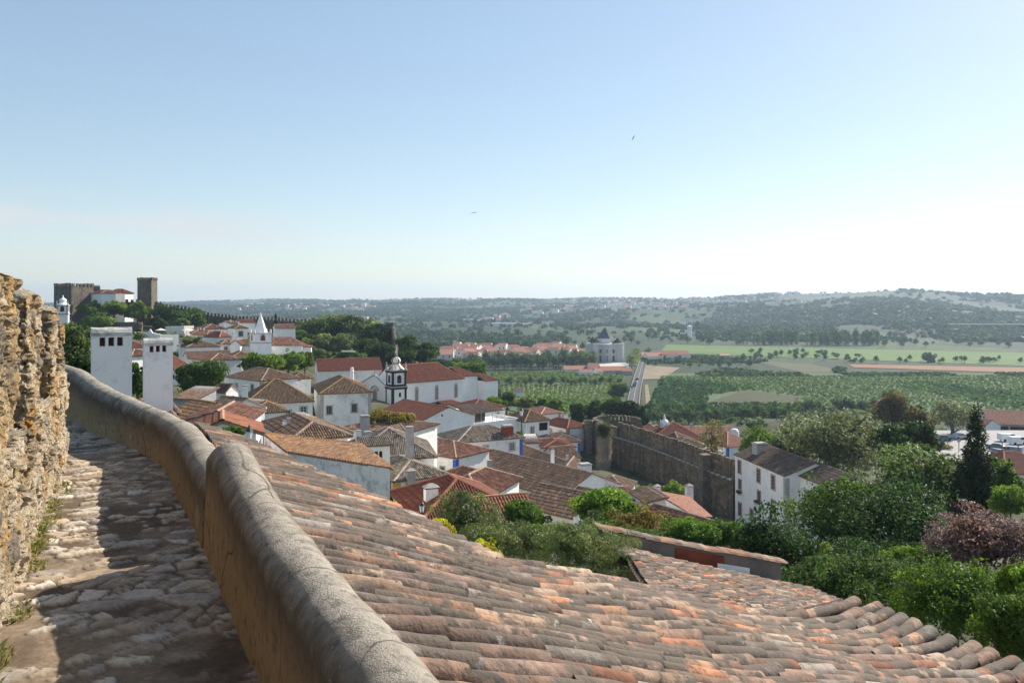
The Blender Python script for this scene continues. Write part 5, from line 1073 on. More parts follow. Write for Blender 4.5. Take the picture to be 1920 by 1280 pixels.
for px,py,Y,lab,col,a in ck: car(lab,tuple(P(px,py+3,-CPZ*0+Y*0+ (-(CPZ)*F/(py+3-CY)))),a,col,'van' if 'van' in lab else 'car')
p=[P(1740,868,-CPZ*F/(868-CY)),P(2000,868,-CPZ*F/(868-CY)),P(2000,806,-CPZ*F/(806-CY)),P(1740,806,-CPZ*F/(806-CY))]
mb=MB(); mb.face([x-V((0,0,.05)) for x in p]); mb.prism([V((x.x,x.y,CPZ-6)) for x in p],[0,0,5.9]); M['parking']=m_flat('pale_asphalt',(.33,.32,.31),.9,.12,.4); tag(mb.build('car_park',M['parking'],None,False,tuple(p[0])),None,None,None,'structure')
for px,yt,yb,lab in((1879,828,866,'red steel post left of the three in the car park'),(1886,838,866,'short red steel post, middle one of three in the car park'),(1909,832,868,'red steel post right of the three in the car park')):
    Y=-CPZ*F/(862-CY); a=P(px,yb,Y); b=P(px,yt,Y); mb=MB(); mb.tube([a,b],.11,8); mb.lathe(b,[(.16,0),(.16,.08),(0,.14)],8); tag(mb.build('steel_post',M['redpole'],None,False,tuple(a)),lab,'post','red posts in the car park')
o=thing('road_sign','round grey road sign on a brown pole at the car park entrance','sign',P(1798,866,190)); mb=MB(); mb.tube([P(1798,868,190),P(1798,826,190)],.09,8); mb.build('pole',M['redpole'],o); mb=MB(); q=P(1798,826,189.7); mb.prism([q+V((.42*math.cos(t),0,.42*math.sin(t))) for t in np.linspace(0,6.283,17)[:-1]],[0,.06,0]); mb.build('sign_plate',M['trim'],o)

# ---- octagonal sanctuary in the valley
sc_=thing('sanctuary','large grey many sided baroque sanctuary with a dark pyramid roof, alone in the valley','church',onground(1138,679.5)); c=onground(1138,679.5); c=c+V((0,14,0)); u=c.y/F
k=N('sanctuary_stone'); co=k.co(); k.base(k.mix(k.ramp(k.noise(k.co((1,1,.12)),.25,5,.65),[(.35,0),(.65,1)]),(.36,.345,.33),(.6,.58,.55))); k.rough(.9); M['sanct']=k.m
Hh=(679.5-646)*u; R=34*u; mb=MB(); mb.lathe(c,[(R*1.02,0),(R,1),(R,Hh-1.2),(R*1.03,Hh-1),(R*1.03,Hh),(R*.6,Hh+1.2)],12,a0=.26)
mb.build('wall',M['sanct'],sc_)
for t,nm in((-2.35,'corner_tower'),(-.8,'corner_tower'),(.8,'corner_tower'),(2.35,'corner_tower')):
    q=c+V((math.cos(t),math.sin(t),0))*(R*.86); mb=MB(); mb.lathe(q,[(R*.36,0),(R*.36,Hh),(R*.38,Hh+.1),(R*.38,Hh+.7),(R*.3,Hh+.9)],14); w=mb.build(nm,M['sanct'],sc_); mb=MB(); mb.lathe(q+V((0,0,Hh+.75)),[(R*.3,0),(R*.16,2.2),(0,5.0)],10); mb.build('cap_roof',M['dark'],w)
mb=MB(); mb.lathe(c+V((0,0,Hh)),[(R*.62,0),(R*.62,4.0),(R*.66,4.1),(R*.66,4.6)],8,a0=.39); mb.build('drum',M['white2'],sc_)
mb=MB(); mb.lathe(c+V((0,0,Hh+4.5)),[(R*.55,0),(R*.34,3.2),(R*.13,7.8),(R*.08,8.2),(R*.08,9.0),(0,9.6)],8,a0=.39); mb.build('roof',M['tilegrey'] if 'tilegrey' in M else M['grey2'] if 'grey2' in M else m_flat('dark_slate_tiles',(.08,.07,.07),.8,.3,.5),sc_)
for kx in range(-3,4):
    for zz,hh in((.22,.3),(.62,.2)):
        t=-math.pi/2+kx*.36; q=c+V((math.cos(t),math.sin(t),0))*(R*.975)+V((0,0,Hh*zz)); mb=MB(); mb.box(q,1.5,1.6,Hh*hh,V((-math.sin(t),math.cos(t),0))); mb.build('window',M['dark'] if kx else M['shut'],sc_)
# ---- farm buildings, village, far settlement
def farm(label,px,py,wpx,hpx,dpth,rm='pink',wm='white',roof='gab',ang=0.12,group=None,cat='building'):
    c=onground(px,py); w=wpx/F*c.y; h=max(2.2,hpx/F*c.y*.55); e=V((math.cos(ang),math.sin(ang),0)); n=V((-e.y,e.x,0)); o=thing('farm_building',label,cat,c,group); mb=MB(); a=c-e*w/2; rs=max(1.2,hpx/F*c.y*.45)
    q=[a,a+e*w,a+e*w+n*dpth,a+n*dpth]; mb.prism([x-V((0,0,1)) for x in q],[0,0,h+1]); U_=V((0,0,h))
    for s in(0,1): b=a+e*(w*s); t=[b+U_,b+n*dpth+U_,b+n*dpth/2+U_+V((0,0,rs))]; mb.prism(t if s else t[::-1],e*(-.3 if s else .3))
    mb.build('wall',M[wm],o); mb=MB(); r0=a+n*dpth/2+U_+V((0,0,rs+.1))-e*.3; r1=r0+e*(w+.6); cc=random.choice(PAL[rm]); lo=V((0,0,.1))
    for nn in(-.4,dpth+.4):
        p=[a+n*nn+U_+lo-e*.3,a+e*(w+.3)+n*nn+U_+lo]; mb.face([p[0],p[1],r1,r0],0,cc)
    mb.build('roof',M['tilenew'],o); return o
for args in (('long pink roofed farm shed left of the sanctuary forecourt',1085,699,52,12,14,'pink','cream'),('gabled barn right behind the pink farm shed',1116,700,20,18,14,'redbr','cream'),('low white shed with brown roof in front of the barn',1100,705,24,12,9,'redbr','white'),('small white cube house with flat window by the red barns',1124,704,13,13,9,'pink','white'),('long red roofed grey barn below the forecourt',1149,703,42,15,14,'terra','grey'),('short red roofed barn end beside the road',1176,703,20,13,12,'terra','grey'),('large red roofed winery right of the road',1262,674,70,15,24,'red','white2'),('white gabled hall left of the winery',1230,676,28,14,16,'pink','white2'),('grey shed with pale roof at the road bend',1217,673,26,12,14,'pink','grey'),('low white shed in the fields right of the winery',1360,671,18,7,10,'pink','grey'),('white hut beside the church hill shrubs',973,746,16,18,6,'dark','white2')): farm(*args)
vil=[]; r=np.random.default_rng(33)
for i in range(120):
    px=r.uniform(832,1092); py=r.uniform(657,679)-abs(px-960)*.02
    if px>1000: py=min(py,669)
    vil.append((px,py))
vil.sort(key=lambda t:t[1])
def tiny_house(name,label,p,w,d,h,ang,wm,rc,group,cat='house'):
    e=V((math.cos(ang),math.sin(ang),0)); n=V((-e.y,e.x,0)); a=V(p)-e*w/2; mb=MB(); q=[a,a+e*w,a+e*w+n*d,a+n*d]; mb.prism([x-V((0,0,3)) for x in q],[0,0,h+3],0,wm); z=V((0,0,h)); z2=V((0,0,h+d*.24)); r0=a+n*d/2+z2; r1=r0+e*w
    for s,b in((0,a),(1,a+e*w)): mb.face([b+z,b+n*d+z,b+n*d/2+z2],0,wm)
    k=V((0,0,.05)); o=n*.4
    mb.face([a+z-o+k,a+e*w+z-o+k,r1+k,r0+k],1,rc); mb.face([a+n*d+z+o+k,a+n*d+e*w+z+o+k,r1+k,r0+k],1,rc)
    for j in(.25,.7): b=a+e*(w*j)-n*.05; mb.face([b+V((0,0,h*.45)),b+e*1.1+V((0,0,h*.45)),b+e*1.1+V((0,0,h*.8)),b+V((0,0,h*.8))],2,(.1,.1,.1))
    return tag(mb.build(name,[M['tinywall'],M['tilenew'],M['dark']],None,False,tuple(p)),label,cat,group)
M['tinywall']=m_tint('far_house_wall',.9,.3,.1)
for (px,py) in vil:
    q=onground(px,py); tiny_house('village_house','pale house with terracotta roof packed into the village below the far hills',(q.x,q.y,-55),r.uniform(7,13),r.uniform(7,10),r.uniform(4,7.5),r.uniform(-.5,.5),random.choice([(.75,.68,.6),(.78,.75,.72),(.7,.55,.42),(.72,.6,.55),(.78,.78,.78)]),random.choice(PAL['pink']+PAL['terra']),'houses of the valley village')
spots=[]
for (x0,x1,y0,y1,nn) in((1060,1330,560,580,90),(1330,1500,552,570,30),(560,700,572,588,28),(440,560,572,586,14),(880,960,590,610,10),(960,1060,575,590,12),(640,700,598,602,3),(1450,1560,545,552,10)):
    for i in range(nn): spots.append((r.uniform(x0,x1),r.uniform(y0,y1)))
for (px,py) in spots:
    q=ray_ground(px,py)
    if q is None or q.y<900: continue
    tiny_house('distant_house','tiny white house on the hazy far hillside',tuple(q),r.uniform(9,20),r.uniform(8,12),r.uniform(5,9),r.uniform(-.6,.6),random.choice([(.75,.72,.7),(.78,.77,.76),(.65,.55,.48)]),random.choice(PAL['pink']),'houses scattered over the far hills')
for (px,py,w,lab) in((880,603,90,'long white warehouse among the far woods on the left'),(945,612,110,'low pale sheds in the middle of the plain'),(500,585,230,'long white industrial hall behind the castle wall'),(1385,614,30,'small flat roofed white hall on the plain'),(1860,617,130,'pale concrete road bridge crossing the right hillside'),(940,575,150,'long white sheds on the far left hillside')):
    q=ray_ground(px,py)
    if q is None: continue
    if 'bridge' in lab:
        mb=MB(); e=V((1,-.1,0)).normalized(); mb.box(q+V((0,0,7)),w,9,1.6,e); [mb.box(q+e*x+V((0,0,2)),1.6,3,12,e) for x in np.linspace(-w*.45,w*.45,6)]; tag(mb.build('road_bridge',M['gravel'],None,False,tuple(q)),lab,'bridge'); continue
    mb=MB(); mb.box(q+V((0,0,2)),w*.4,14,8,V((1,.1,0))); mb.box(q+V((w*.3,8,2)),w*.3,12,6,V((1,.1,0))); tag(mb.build('warehouse',M['frame'],None,False,tuple(q)),lab,'building')
q=ray_ground(1293,634); mb=MB(); mb.lathe(q-V((0,0,2)),[(3.2,0),(3.2,15),(3.6,15.5),(3.6,19),(0,20)],14); tag(mb.build('water_tower',M['white2'],None,False,tuple(q)),'pale cylindrical water tower beyond the meadow','water tower')
# ribbon roads on the right hillside
for pts,w in(([(1572,594),(1590,586),(1620,583),(1645,578),(1640,586)],7),([(1668,580),(1675,574),(1690,570),(1700,560)],8),([(1640,590),(1700,602),(1760,608),(1800,612),(1920,622)],7)):
    g=[]
    for i in range(len(pts)-1):
        for t in np.linspace(0,1,8)[:-1]: g.append((pts[i][0]*(1-t)+pts[i+1][0]*t,pts[i][1]*(1-t)+pts[i+1][1]*t))
    g=[x for x in(ray_ground(*k) for k in g) if x is not None]; mb=MB()
    for a,b in zip(g[:-1],g[1:]):
        s=V((w/2,w*.45,0)); zl=V((0,0,1.2)); mb.face([a-s+zl,a+s+zl,b+s+zl,b-s+zl])
    tag(mb.build('hill_road',M['gravel'],None),None,None,None,'structure')
# ================================================================== VEGETATION
LP={'green':[(.075,.135,.026),(.10,.165,.032),(.05,.095,.022)],'bright':[(.13,.21,.035),(.10,.18,.03),(.16,.24,.05)],'dark':[(.032,.065,.02),(.05,.09,.026),(.024,.048,.016)],
 'olive':[(.135,.18,.065),(.18,.22,.095),(.10,.145,.045)],'silver':[(.13,.165,.07),(.17,.20,.10),(.09,.125,.05),(.22,.235,.14)],'glossy':[(.085,.14,.04),(.12,.175,.06),(.06,.10,.03),(.17,.2,.1)],'brown':[(.10,.085,.03),(.13,.1,.035),(.075,.07,.028)],'purple':[(.13,.09,.09),(.19,.14,.14),(.09,.062,.06),(.13,.085,.07),(.25,.19,.19)],
 'yellow':[(.45,.42,.04),(.38,.38,.05),(.3,.33,.05)],'cypress':[(.028,.05,.018),(.04,.065,.022),(.02,.035,.014)],'hill':[(.03,.055,.024),(.042,.068,.03),(.026,.044,.022),(.06,.085,.04)],'lime':[(.12,.19,.035),(.15,.225,.045),(.09,.15,.03)],'dry':[(.17,.15,.05),(.22,.18,.06),(.12,.11,.04)],'mid':[(.065,.11,.03),(.09,.135,.038),(.045,.08,.025)]}
def crown_np(r, rad, nb, n, leaf, pal, kind='round', gap=.42, asp=.5, brad=.42, clump=1.0):
    """leaf quads around the origin inside an ellipsoid of radii rad"""
    rad=np.array(rad,float); g=np.random.default_rng(r)
    if kind=='cone':
        h=g.random(nb)**1.15; a=g.random(nb)*6.283; prof=np.clip((1-h)**.75*1.12,.05,1)*np.clip(h*7+.35,0,1)
        bc=np.stack([np.cos(a)*prof*.5,np.sin(a)*prof*.5,h*2-1],1); br=np.stack([.55*prof+.1,.55*prof+.1,.14+0*prof],1)
    elif kind=='column':
        h=g.random(nb); a=g.random(nb)*6.283; prof=np.sin(np.clip(h*.86+.12,0,1)*math.pi)**.5
        bc=np.stack([np.cos(a)*prof*.5,np.sin(a)*prof*.5,h*2-1],1); br=np.stack([.5*prof+.08]*2+[.2+0*prof],1)
    else:
        d=g.normal(size=(nb,3)); d/=np.linalg.norm(d,axis=1)[:,None]; d[:,2]=np.where(d[:,2]<-.75,-d[:,2]*.6,d[:,2]); bc=d*(g.random(nb)**.45)[:,None]*(1-brad*.62); s=brad*(.5+.85*g.random(nb)**1.3); sp_=g.random(nb)<.24; bc=np.where(sp_[:,None],d*(1-brad*.4+.22*g.random(nb))[:,None],bc); s=np.where(sp_,s*.5,s); br=np.stack([s,s,s*(.8+.5*g.random(nb)*sp_)],1)
    w=br[:,0]**2; k=g.choice(nb,int(n*1.9),p=w/w.sum()); d=g.normal(size=(len(k),3)); d/=np.linalg.norm(d,axis=1)[:,None]
    rr=.62+.42*g.random(len(k))**.6; p=(bc[k]+d*br[k]*rr[:,None])*rad
    fz=1.0/(max(rad)*.16); keep=(vnoise(p+50,fz)+.35*vnoise(p,fz*2.7))/1.35>gap*(.75+.5*g.random(len(k))); p=p[keep][:n]; d=d[keep][:n]; kk=k[keep][:n]
    m=len(p); nr=d*.9+g.normal(size=(m,3))*.75+np.array([0,0,.35]); nr/=np.linalg.norm(nr,axis=1)[:,None]
    t=np.cross(nr,g.normal(size=(m,3))); t/=np.linalg.norm(t,axis=1)[:,None]+1e-9; b=np.cross(nr,t); L=(leaf*(.5+.9*g.random(m)**1.5)*(.75+.6*g.random(nb))[kk])[:,None]*.5
    v=np.stack([p-t*L,p+b*L*asp+nr*L*.12,p+t*L,p-b*L*asp+nr*L*.12],1).reshape(-1,3)
    pal=np.array(pal); c=pal[g.integers(0,len(pal),m)]*(.7+.6*g.random(m))[:,None]; cb=(.62+.76*g.random(nb))[kk]; c=c*(cb**clump)[:,None]; 
    yel=(g.random(nb)[kk]>.72)[:,None]; c=np.where(yel,c*np.array([1.25,1.12,.9]),c)
    return v,c
def leaves_obj(name, v, c, parent, mat='leaf', off=(0,0,0)):
    m=len(c); return link(name,mesh_np(name,v+np.array(off),np.arange(4*m),[4]*m,[M[mat]],None,c,'FACE'),parent)
def trunk_mb(h0, top, rad, r, limbs=5, spread=1.0, base=V((0,0,0))):
    mb=MB(); g=random.Random(r); t=top-base; n=6; pts=[base+t*(k/n)+V((g.uniform(-1,1),g.uniform(-1,1),0))*rad*.5*(k>0) for k in range(n+1)]; mb.tube(pts,[rad*(1.25-.9*k/n) for k in range(n+1)],8)
    for i in range(limbs):
        k=g.randint(2,n-1); a=g.uniform(0,6.28); L=spread*g.uniform(.5,.95); e=pts[k]+V((math.cos(a)*L,math.sin(a)*L,abs(t.z)*.0+L*g.uniform(.5,1.0))); mid=pts[k].lerp(e,.5)+V((0,0,-.08*L)); mb.tube([pts[k],mid,e],[rad*.5,rad*.34,rad*.12],6)
    return mb
_ts=[100]
def tree(label, px, yt, yb, wpx, Y, pal='green', kind='round', n=4000, leaf=.3, nb=40, gap=.42, name='tree', cat='tree', mat='leaf', asp=.5, brad=.42, group=None, sy=.85, limbs=6, tr=None):
    _ts[0]+=1; s=_ts[0]; n=int(n*1.7); leaf*=1.12; zt=P(px,yt,Y).z; zb=P(px,yb,Y).z; c=P(px,(yt+yb)/2,Y); rx=wpx/2/F*Y; rz=(zt-zb)/2; g=gz(c.x,c.y)
    z0=min(g,zb+.2); o=thing(name,label,cat,(c.x,c.y,z0),group); w=crown_np(s,(rx,rx*sy,rz),nb,n,leaf,LP[pal],kind,gap,asp,brad)
    leaves_obj('crown' if cat!='bush' else 'foliage',w[0],w[1],o,mat,(0,0,c.z-z0))
    rad=tr or max(.05,.055*rx+.03*rz); trunk_mb(0,V((0,0,(c.z-z0)+rz*.45)),rad,s,limbs,rx*.7).build('trunk' if cat!='bush' else 'stem',M['bark'],o,True,local=True); return o
T=tree
# garden below the foreground roof
T('leftmost olive tree, its grey green top against the red roofs',868,915,1040,150,27,'olive','round',9000,.085,60,.46,'olive_tree',mat='leafo',asp=.3,brad=.3)
T('olive tree with yellowing twigs in the middle of the olive group',930,965,1085,150,22,'olive','round',9000,.07,60,.46,'olive_tree',mat='leafo',asp=.3,brad=.3)
T('nearest olive tree rising behind the edge of the foreground tile roof',1082,966,1120,232,14.6,'olive','round',17000,.05,80,.45,'olive_tree',mat='leafo',asp=.28,brad=.28)
T('small grey olive bush left behind the foreground roof edge',985,975,1095,140,17,'olive','round',6000,.06,40,.45,'olive_tree',mat='leafo',asp=.3,brad=.3)
T('yellow flowering shrub on the edge of the foreground roof',822,975,1020,75,20,'yellow','round',2600,.075,30,.4,'flowering_shrub','bush')
T('yellow green shrub at the foot of the olive trees',905,1010,1065,70,20.5,'yellow','round',1800,.07,30,.5,'flowering_shrub','bush')
T('dark leafy orange tree in front of the ribbed roof with pale wall',985,930,1000,90,42,'green','round',5000,.14,36,.4,mat='leafg')
T('low bright green hedge plant between the olive trees',1010,985,1030,110,30,'lime','round',3000,.12,30,.35,'shrub','bush')
T('large bright fig tree in front of the town wall gardens',1132,912,1005,150,46,'bright','round',8000,.2,46,.38,'fig_tree',mat='leafg')
T('spreading brownish shrub right of the bright fig tree',1195,950,1020,130,40,'dry','round',5000,.13,40,.42,'shrub','bush')
T('leafy shrub with dry flower stalks under the fig tree',1140,985,1030,180,30,'mid','round',6000,.1,40,.4,'shrub','bush')
T('ivy green bush above the coped gable wall',1290,975,1025,120,38,'green','round',5000,.12,40,.38,'shrub','bush',mat='leafg')
T('bright yellow green bush between the gable wall and the long house',1275,968,1000,70,52,'bright','round',2500,.15,30,.4,'shrub','bush')
T('small tree with ivy leaves below the three storey house',1352,970,1040,110,40,'green','round',5000,.13,40,.38,mat='leafg')
T('dark laurel standing in front of the long white house',1450,955,1110,170,36,'dark','round',11000,.14,70,.3,'laurel',mat='leafg')
T('yellow green tree hiding the wing of the long white house',1575,880,1030,200,48,'green','round',12000,.19,70,.34,mat='leafg')
T('big dark tree mass in the centre of the right hand garden',1650,888,1110,290,44,'dark','round',18000,.18,110,.3,'evergreen_tree',mat='leafg')
T('tall glossy tree with pale sunlit sprays left of the cypress',1722,826,985,185,62,'glossy','round',9000,.26,60,.42,mat='leafg')
T('dark dense round tree above the glossy sprays',1702,790,880,115,88,'dark','round',6000,.36,40,.36,'evergreen_tree',mat='leafg')
T('tall dark cypress on the right of the picture',1831,757,1000,80,58,'cypress','cone',14000,.22,200,.25,'cypress',mat='needle',asp=.4,limbs=0)
T('lower dark cypress shoot leaning on the tall cypress',1795,860,1000,50,57,'cypress','cone',4000,.2,80,.3,'cypress',mat='needle',asp=.4,limbs=0)
T('ivy covered tree right of the tall cypress',1885,862,960,75,62,'green','round',5000,.24,40,.4,mat='leafg')
T('bright bush at the right edge above the purple plum',1895,905,980,90,50,'lime','round',5000,.17,40,.42,'shrub','bush')
T('purple leaved plum tree at the right edge',1850,945,1095,190,27,'purple','round',16000,.09,80,.40,'plum_tree',mat='leafg')
T('coppery young plum shoots left of the purple plum',1775,990,1060,70,28,'purple','round',3000,.085,30,.44,'plum_tree',mat='leafg')
T('long glossy hedge along the garden right of the foreground roof',1640,1035,1180,240,24,'mid','round',14000,.085,80,.37,'hedge_shrub','bush',mat='leafg')
T('glossy hedge shrub beside the purple plum, with pale tips',1790,1050,1200,230,21,'green','round',16000,.08,90,.37,'hedge_shrub','bush',mat='leafg')
T('left end of the garden hedge beside the tiled eaves',1545,1025,1140,120,26,'mid','round',6000,.09,50,.38,'hedge_shrub','bush',mat='leafg')
T('leafy shrub at the bottom right corner beyond the eaves',1900,1105,1260,150,15,'green','round',10000,.06,60,.38,'hedge_shrub','bush',mat='leafg')
T('fresh green shoots rising from the middle of the hedge',1700,1022,1060,90,27,'lime','round',2500,.085,24,.45,'shrub','bush')
T('loquat shrub with long leaves at the right edge',1905,1050,1140,70,17,'bright','round',1500,.14,24,.42,'loquat','bush',mat='leafg',asp=.28)
T('shaded undergrowth between the laurel and the hedge',1500,1060,1190,200,31,'dark','round',7000,.12,50,.34,'shrub','bush',mat='leafg')
T('shaded thicket behind the hedge under the big dark tree',1680,1010,1120,300,33,'dark','round',8000,.13,60,.34,'shrub','bush',mat='leafg')
# beyond the long house, right
T('broad silver leaved poplar behind the long white house',1565,760,905,200,118,'silver','round',11000,.42,70,.44,'poplar_tree',mat='leafg')
T('bright green round tree left of the silver poplar',1435,795,860,100,135,'lime','round',5000,.42,40,.38)
T('silver green tree between the bright tree and the poplar',1490,800,880,80,125,'silver','round',4000,.4,40,.42,'poplar_tree')
T('brown green eucalyptus beyond the silver poplar',1672,726,815,80,190,'brown','round',4000,.55,36,.42,'eucalyptus')
T('smaller brown green eucalyptus by the car park',1722,752,820,55,185,'brown','round',2600,.55,26,.44,'eucalyptus')
T('pale plane tree with a thick trunk in the car park',1785,742,815,90,215,'silver','round',4200,.5,50,.5,'plane_tree',tr=.55)
T('small bushes on the car park island',1765,828,845,45,195,'dry','round',1200,.35,20,.4,'shrub','bush')
T('feathery half bare tree sticking up behind the town wall',1335,785,872,62,150,'dry','round',1500,.34,40,.52,'thin_tree')
T('young green bush right of the pale dome outside the wall',1411,789,812,28,240,'green','round',1200,.5,16,.38,'shrub','bush')
T('green bush growing on the town wall foot left',1215,908,925,40,118,'bright','round',1500,.25,20,.4,'shrub','bush')
T('sunlit garden shrub behind the round window house',1268,902,935,55,116,'bright','round',2500,.28,26,.42,'shrub','bush')
# in town
T('dense round leafy tree among the left roofs',380,670,755,94,118,'green','round',7000,.42,50,.34,mat='leafg')
T('small green bush growing by the salmon roof',428,797,826,62,34,'green','round',3200,.11,30,.46,'shrub','bush')
T('tall willow like bush behind the far end of the rampart',137,606,720,72,62,'glossy','round',6000,.25,50,.4,'shrub','bush')
T('dark shrub at the foot of the bigger white chimney',158,668,740,70,40,'dark','round',4500,.16,40,.36,'shrub','bush')
T('leafy tree seen in the gap between the white chimneys',257,668,760,36,75,'green','round',3500,.26,30,.38)
T('big pollarded plane tree, the broad light green one in the square',493,658,702,88,172,'lime','round',6500,.55,50,.34,'plane_tree')
T('pollarded plane tree right of the broad one',540,655,702,62,182,'lime','round',5000,.55,40,.34,'plane_tree')
T('third pollarded plane tree touching the convent hall',572,658,700,40,190,'bright','round',3000,.55,30,.36,'plane_tree')
T('vine covered pergola between the parish hall and the brown roofs',735,768,802,92,108,'dry','round',4000,.3,50,.4,'vine','bush')
T('bright green shrub at the foot of the church front',706,768,780,24,160,'bright','round',900,.45,12,.36,'shrub','bush')
T('yellow green shrub by the terrace wall',976,806,822,15,135,'bright','round',700,.3,10,.36,'shrub','bush')
T('light green hedge tree behind the sacristy',878,676,716,66,225,'lime','round',3500,.7,36,.38)
T('light green tree at the foot of the sacristy wall',928,742,765,38,200,'bright','round',1800,.55,22,.4)
for i,(px,yt,yb,w,Y) in enumerate(((183,586,622,58,285),(172,564,596,42,300),(213,563,596,50,298),(258,566,600,42,300))):
    T(('front pollarded tree under the castle keep','left pollarded tree beside the keep','middle pollarded tree below the palace','right pollarded tree below the square tower')[i],px,yt,yb,w,Y,'lime','round',3600,.75,40,.34,'plane_tree')
for i,(px,yt,yb,w,Y) in enumerate(((312,568,605,54,296),(352,574,612,62,292),(295,594,622,38,276),(340,596,618,30,280),(372,590,612,26,284))):
    T(('dark cedar nearest the square tower','broad dark cedar under the castle wall','low dark pine below the cedars','grey green shrub among the cedars','round holm oak right of the cedars')[i],px,yt,yb,w,Y,('dark','green','dark','olive','green')[i],'round',3000,.7,36,.36,'evergreen_tree')
T('grey green olive above the small chimney',362,628,648,40,205,'olive','round',1800,.5,24,.4,'olive_tree'); T('small olive in front of the white curved garden wall',263,622,638,26,190,'olive','round',1400,.45,20,.4,'olive_tree')
T('slim dark cypress by the castle wall',517,588,610,6,270,'cypress','cone',900,.5,40,.25,'cypress',mat='needle',limbs=0)
wl=[(590,612,34,64,'mid'),(622,604,40,70,'olive'),(655,610,38,64,'dark'),(600,640,30,52,'olive'),(640,640,38,62,'olive'),(680,612,42,66,'olive'),(712,618,34,52,'dark'),(690,650,38,56,'mid'),(665,668,26,40,'olive'),(602,664,24,34,'olive'),(640,668,20,30,'dark'),(575,632,22,36,'dark'),(722,655,32,42,'dark'),(760,640,36,46,'mid'),(785,662,28,44,'dark'),(800,655,26,36,'mid'),(755,668,30,52,'dark'),(562,625,16,30,'green')]
for i,(px,y,h,w,pl_) in enumerate(wl):
    Y=232+ (670-y)*1.0; T('tree in the dark thicket covering the slope under the castle wall',px,y-h*.45,y+h*.75,w*1.15,Y,pl_,'round',2600,.75,30,.34,'hillside_tree',group='trees on the slope under the castle wall')
for i,(px,yt,yb,w,Y,pl_) in enumerate(((820,668,700,52,262,'dark'),(842,690,716,44,250,'mid'),(905,705,735,50,235,'dark'),(925,722,752,40,232,'olive'),(950,735,765,44,240,'mid'),(985,742,768,46,238,'olive'),(1020,740,772,54,245,'green'),(1040,748,778,36,232,'bright'),(900,735,752,30,220,'bright'),(850,672,690,36,280,'olive'))):
    T('shrubby tree on the slope falling from the church to the valley fields',px,yt,yb,w,Y,pl_,'round',2000,.7,26,.36,'hillside_tree',group='trees on the church slope')
for i,(px,yt,yb,w,Y) in enumerate(((1085,752,800,36,225),(1112,748,800,40,228),(1152,745,785,62,226),(1180,752,790,40,222),(1205,762,795,26,220))):
    T(('dark conifer left of the bastion','dark conifer close behind the bastion','large dark round tree above the bastion merlons','dark tree at the foot of the valley road','small dark cypress right of the valley road')[i],px,yt,yb,w,Y,'dark','round' if i<4 else 'cone',3000,.6,36,.33,'evergreen_tree')
T('round dark tree beside the valley road bridge',1157,718,752,44,365,'mid','round',1800,.9,24,.36)
T('dark round tree standing in the orchard',1512,728,770,66,470,'dark','round',2400,1.0,30,.34); T('small dark tree left of the orchard tree',1452,738,770,30,455,'mid','round',1000,1.0,16,.36)
T('lone tree at the edge of the bright meadow',1742,660,684,24,690,'mid','round',1100,1.2,18,.36)
# palm: skirt of dead fronds and fan crown
pm=thing('palm_tree','tall fan palm with a thick skirt of dead fronds in front of the town wall','palm',P(1131,898,158)); GC
b=V(pm.location); top=P(1133,802,158); g=np.random.default_rng(2); mb=MB(); mb.tube([b-V((0,0,2)),top],[.5,.35],9); mb.build('trunk',M['bark'],pm)
def fronds(n,z0,z1,r0,r1,down,cols,L0,wd):
    mb=MB()
    for i in range(n):
        t=g.random(); a=g.random()*6.283; c=b.lerp(top,z0+(z1-z0)*t); rr=r0+(r1-r0)*t; d=V((math.cos(a),math.sin(a),0)); el=g.uniform(*down); L=L0*g.uniform(.7,1.2); dr=(d*math.cos(el)+V((0,0,math.sin(el)))).normalized(); s=V((-d.y,d.x,0)); c=c+d*rr; col=tuple(np.array(cols[g.integers(len(cols))])*g.uniform(.6,1.3)); nf=7
        for k in range(nf):
            f=(k/(nf-1)-.5)*2.2; dd=(dr*math.cos(f)+s*math.sin(f)).normalized(); tip=c+dd*L-V((0,0,.12*L)); w=s*wd*.5
            mb.face([c-w*.4,c+w*.4,c.lerp(tip,.6)+w,tip,c.lerp(tip,.6)-w],0,col)
    return mb
fronds(260,.08,.86,.25,.95,(-1.45,-1.0),[(.36,.31,.25),(.42,.36,.29),(.25,.21,.17)],1.6,.16).build('dead_frond_skirt',M['needle'],pm); fronds(150,.9,1.06,.2,.35,(-.7,1.35),[(.07,.09,.035),(.1,.12,.05),(.15,.15,.075)],1.9,.14).build('crown',M['leafg'],pm)
for i,p in enumerate(flower_spots):
    o=thing('flower_box',('flower box with trailing dark plants under the far middle window of the long white house','flower box under the centre window of the long white house','flower box under the near middle window of the long white house')[i],'flower box',tuple(p)); mb=MB(); ax=e_=V((.18,-.98,0)); mb.box(p+V((0,0,-.1)),1.3,.35,.25,ax); mb.build('box',M['bark'],o); w=crown_np(900+i,(.5,1.05,.55),14,600,.16,LP['brown'],'round',.4); leaves_obj('flowers',w[0],w[1],o,'leaf',(-.1,0,-.2))
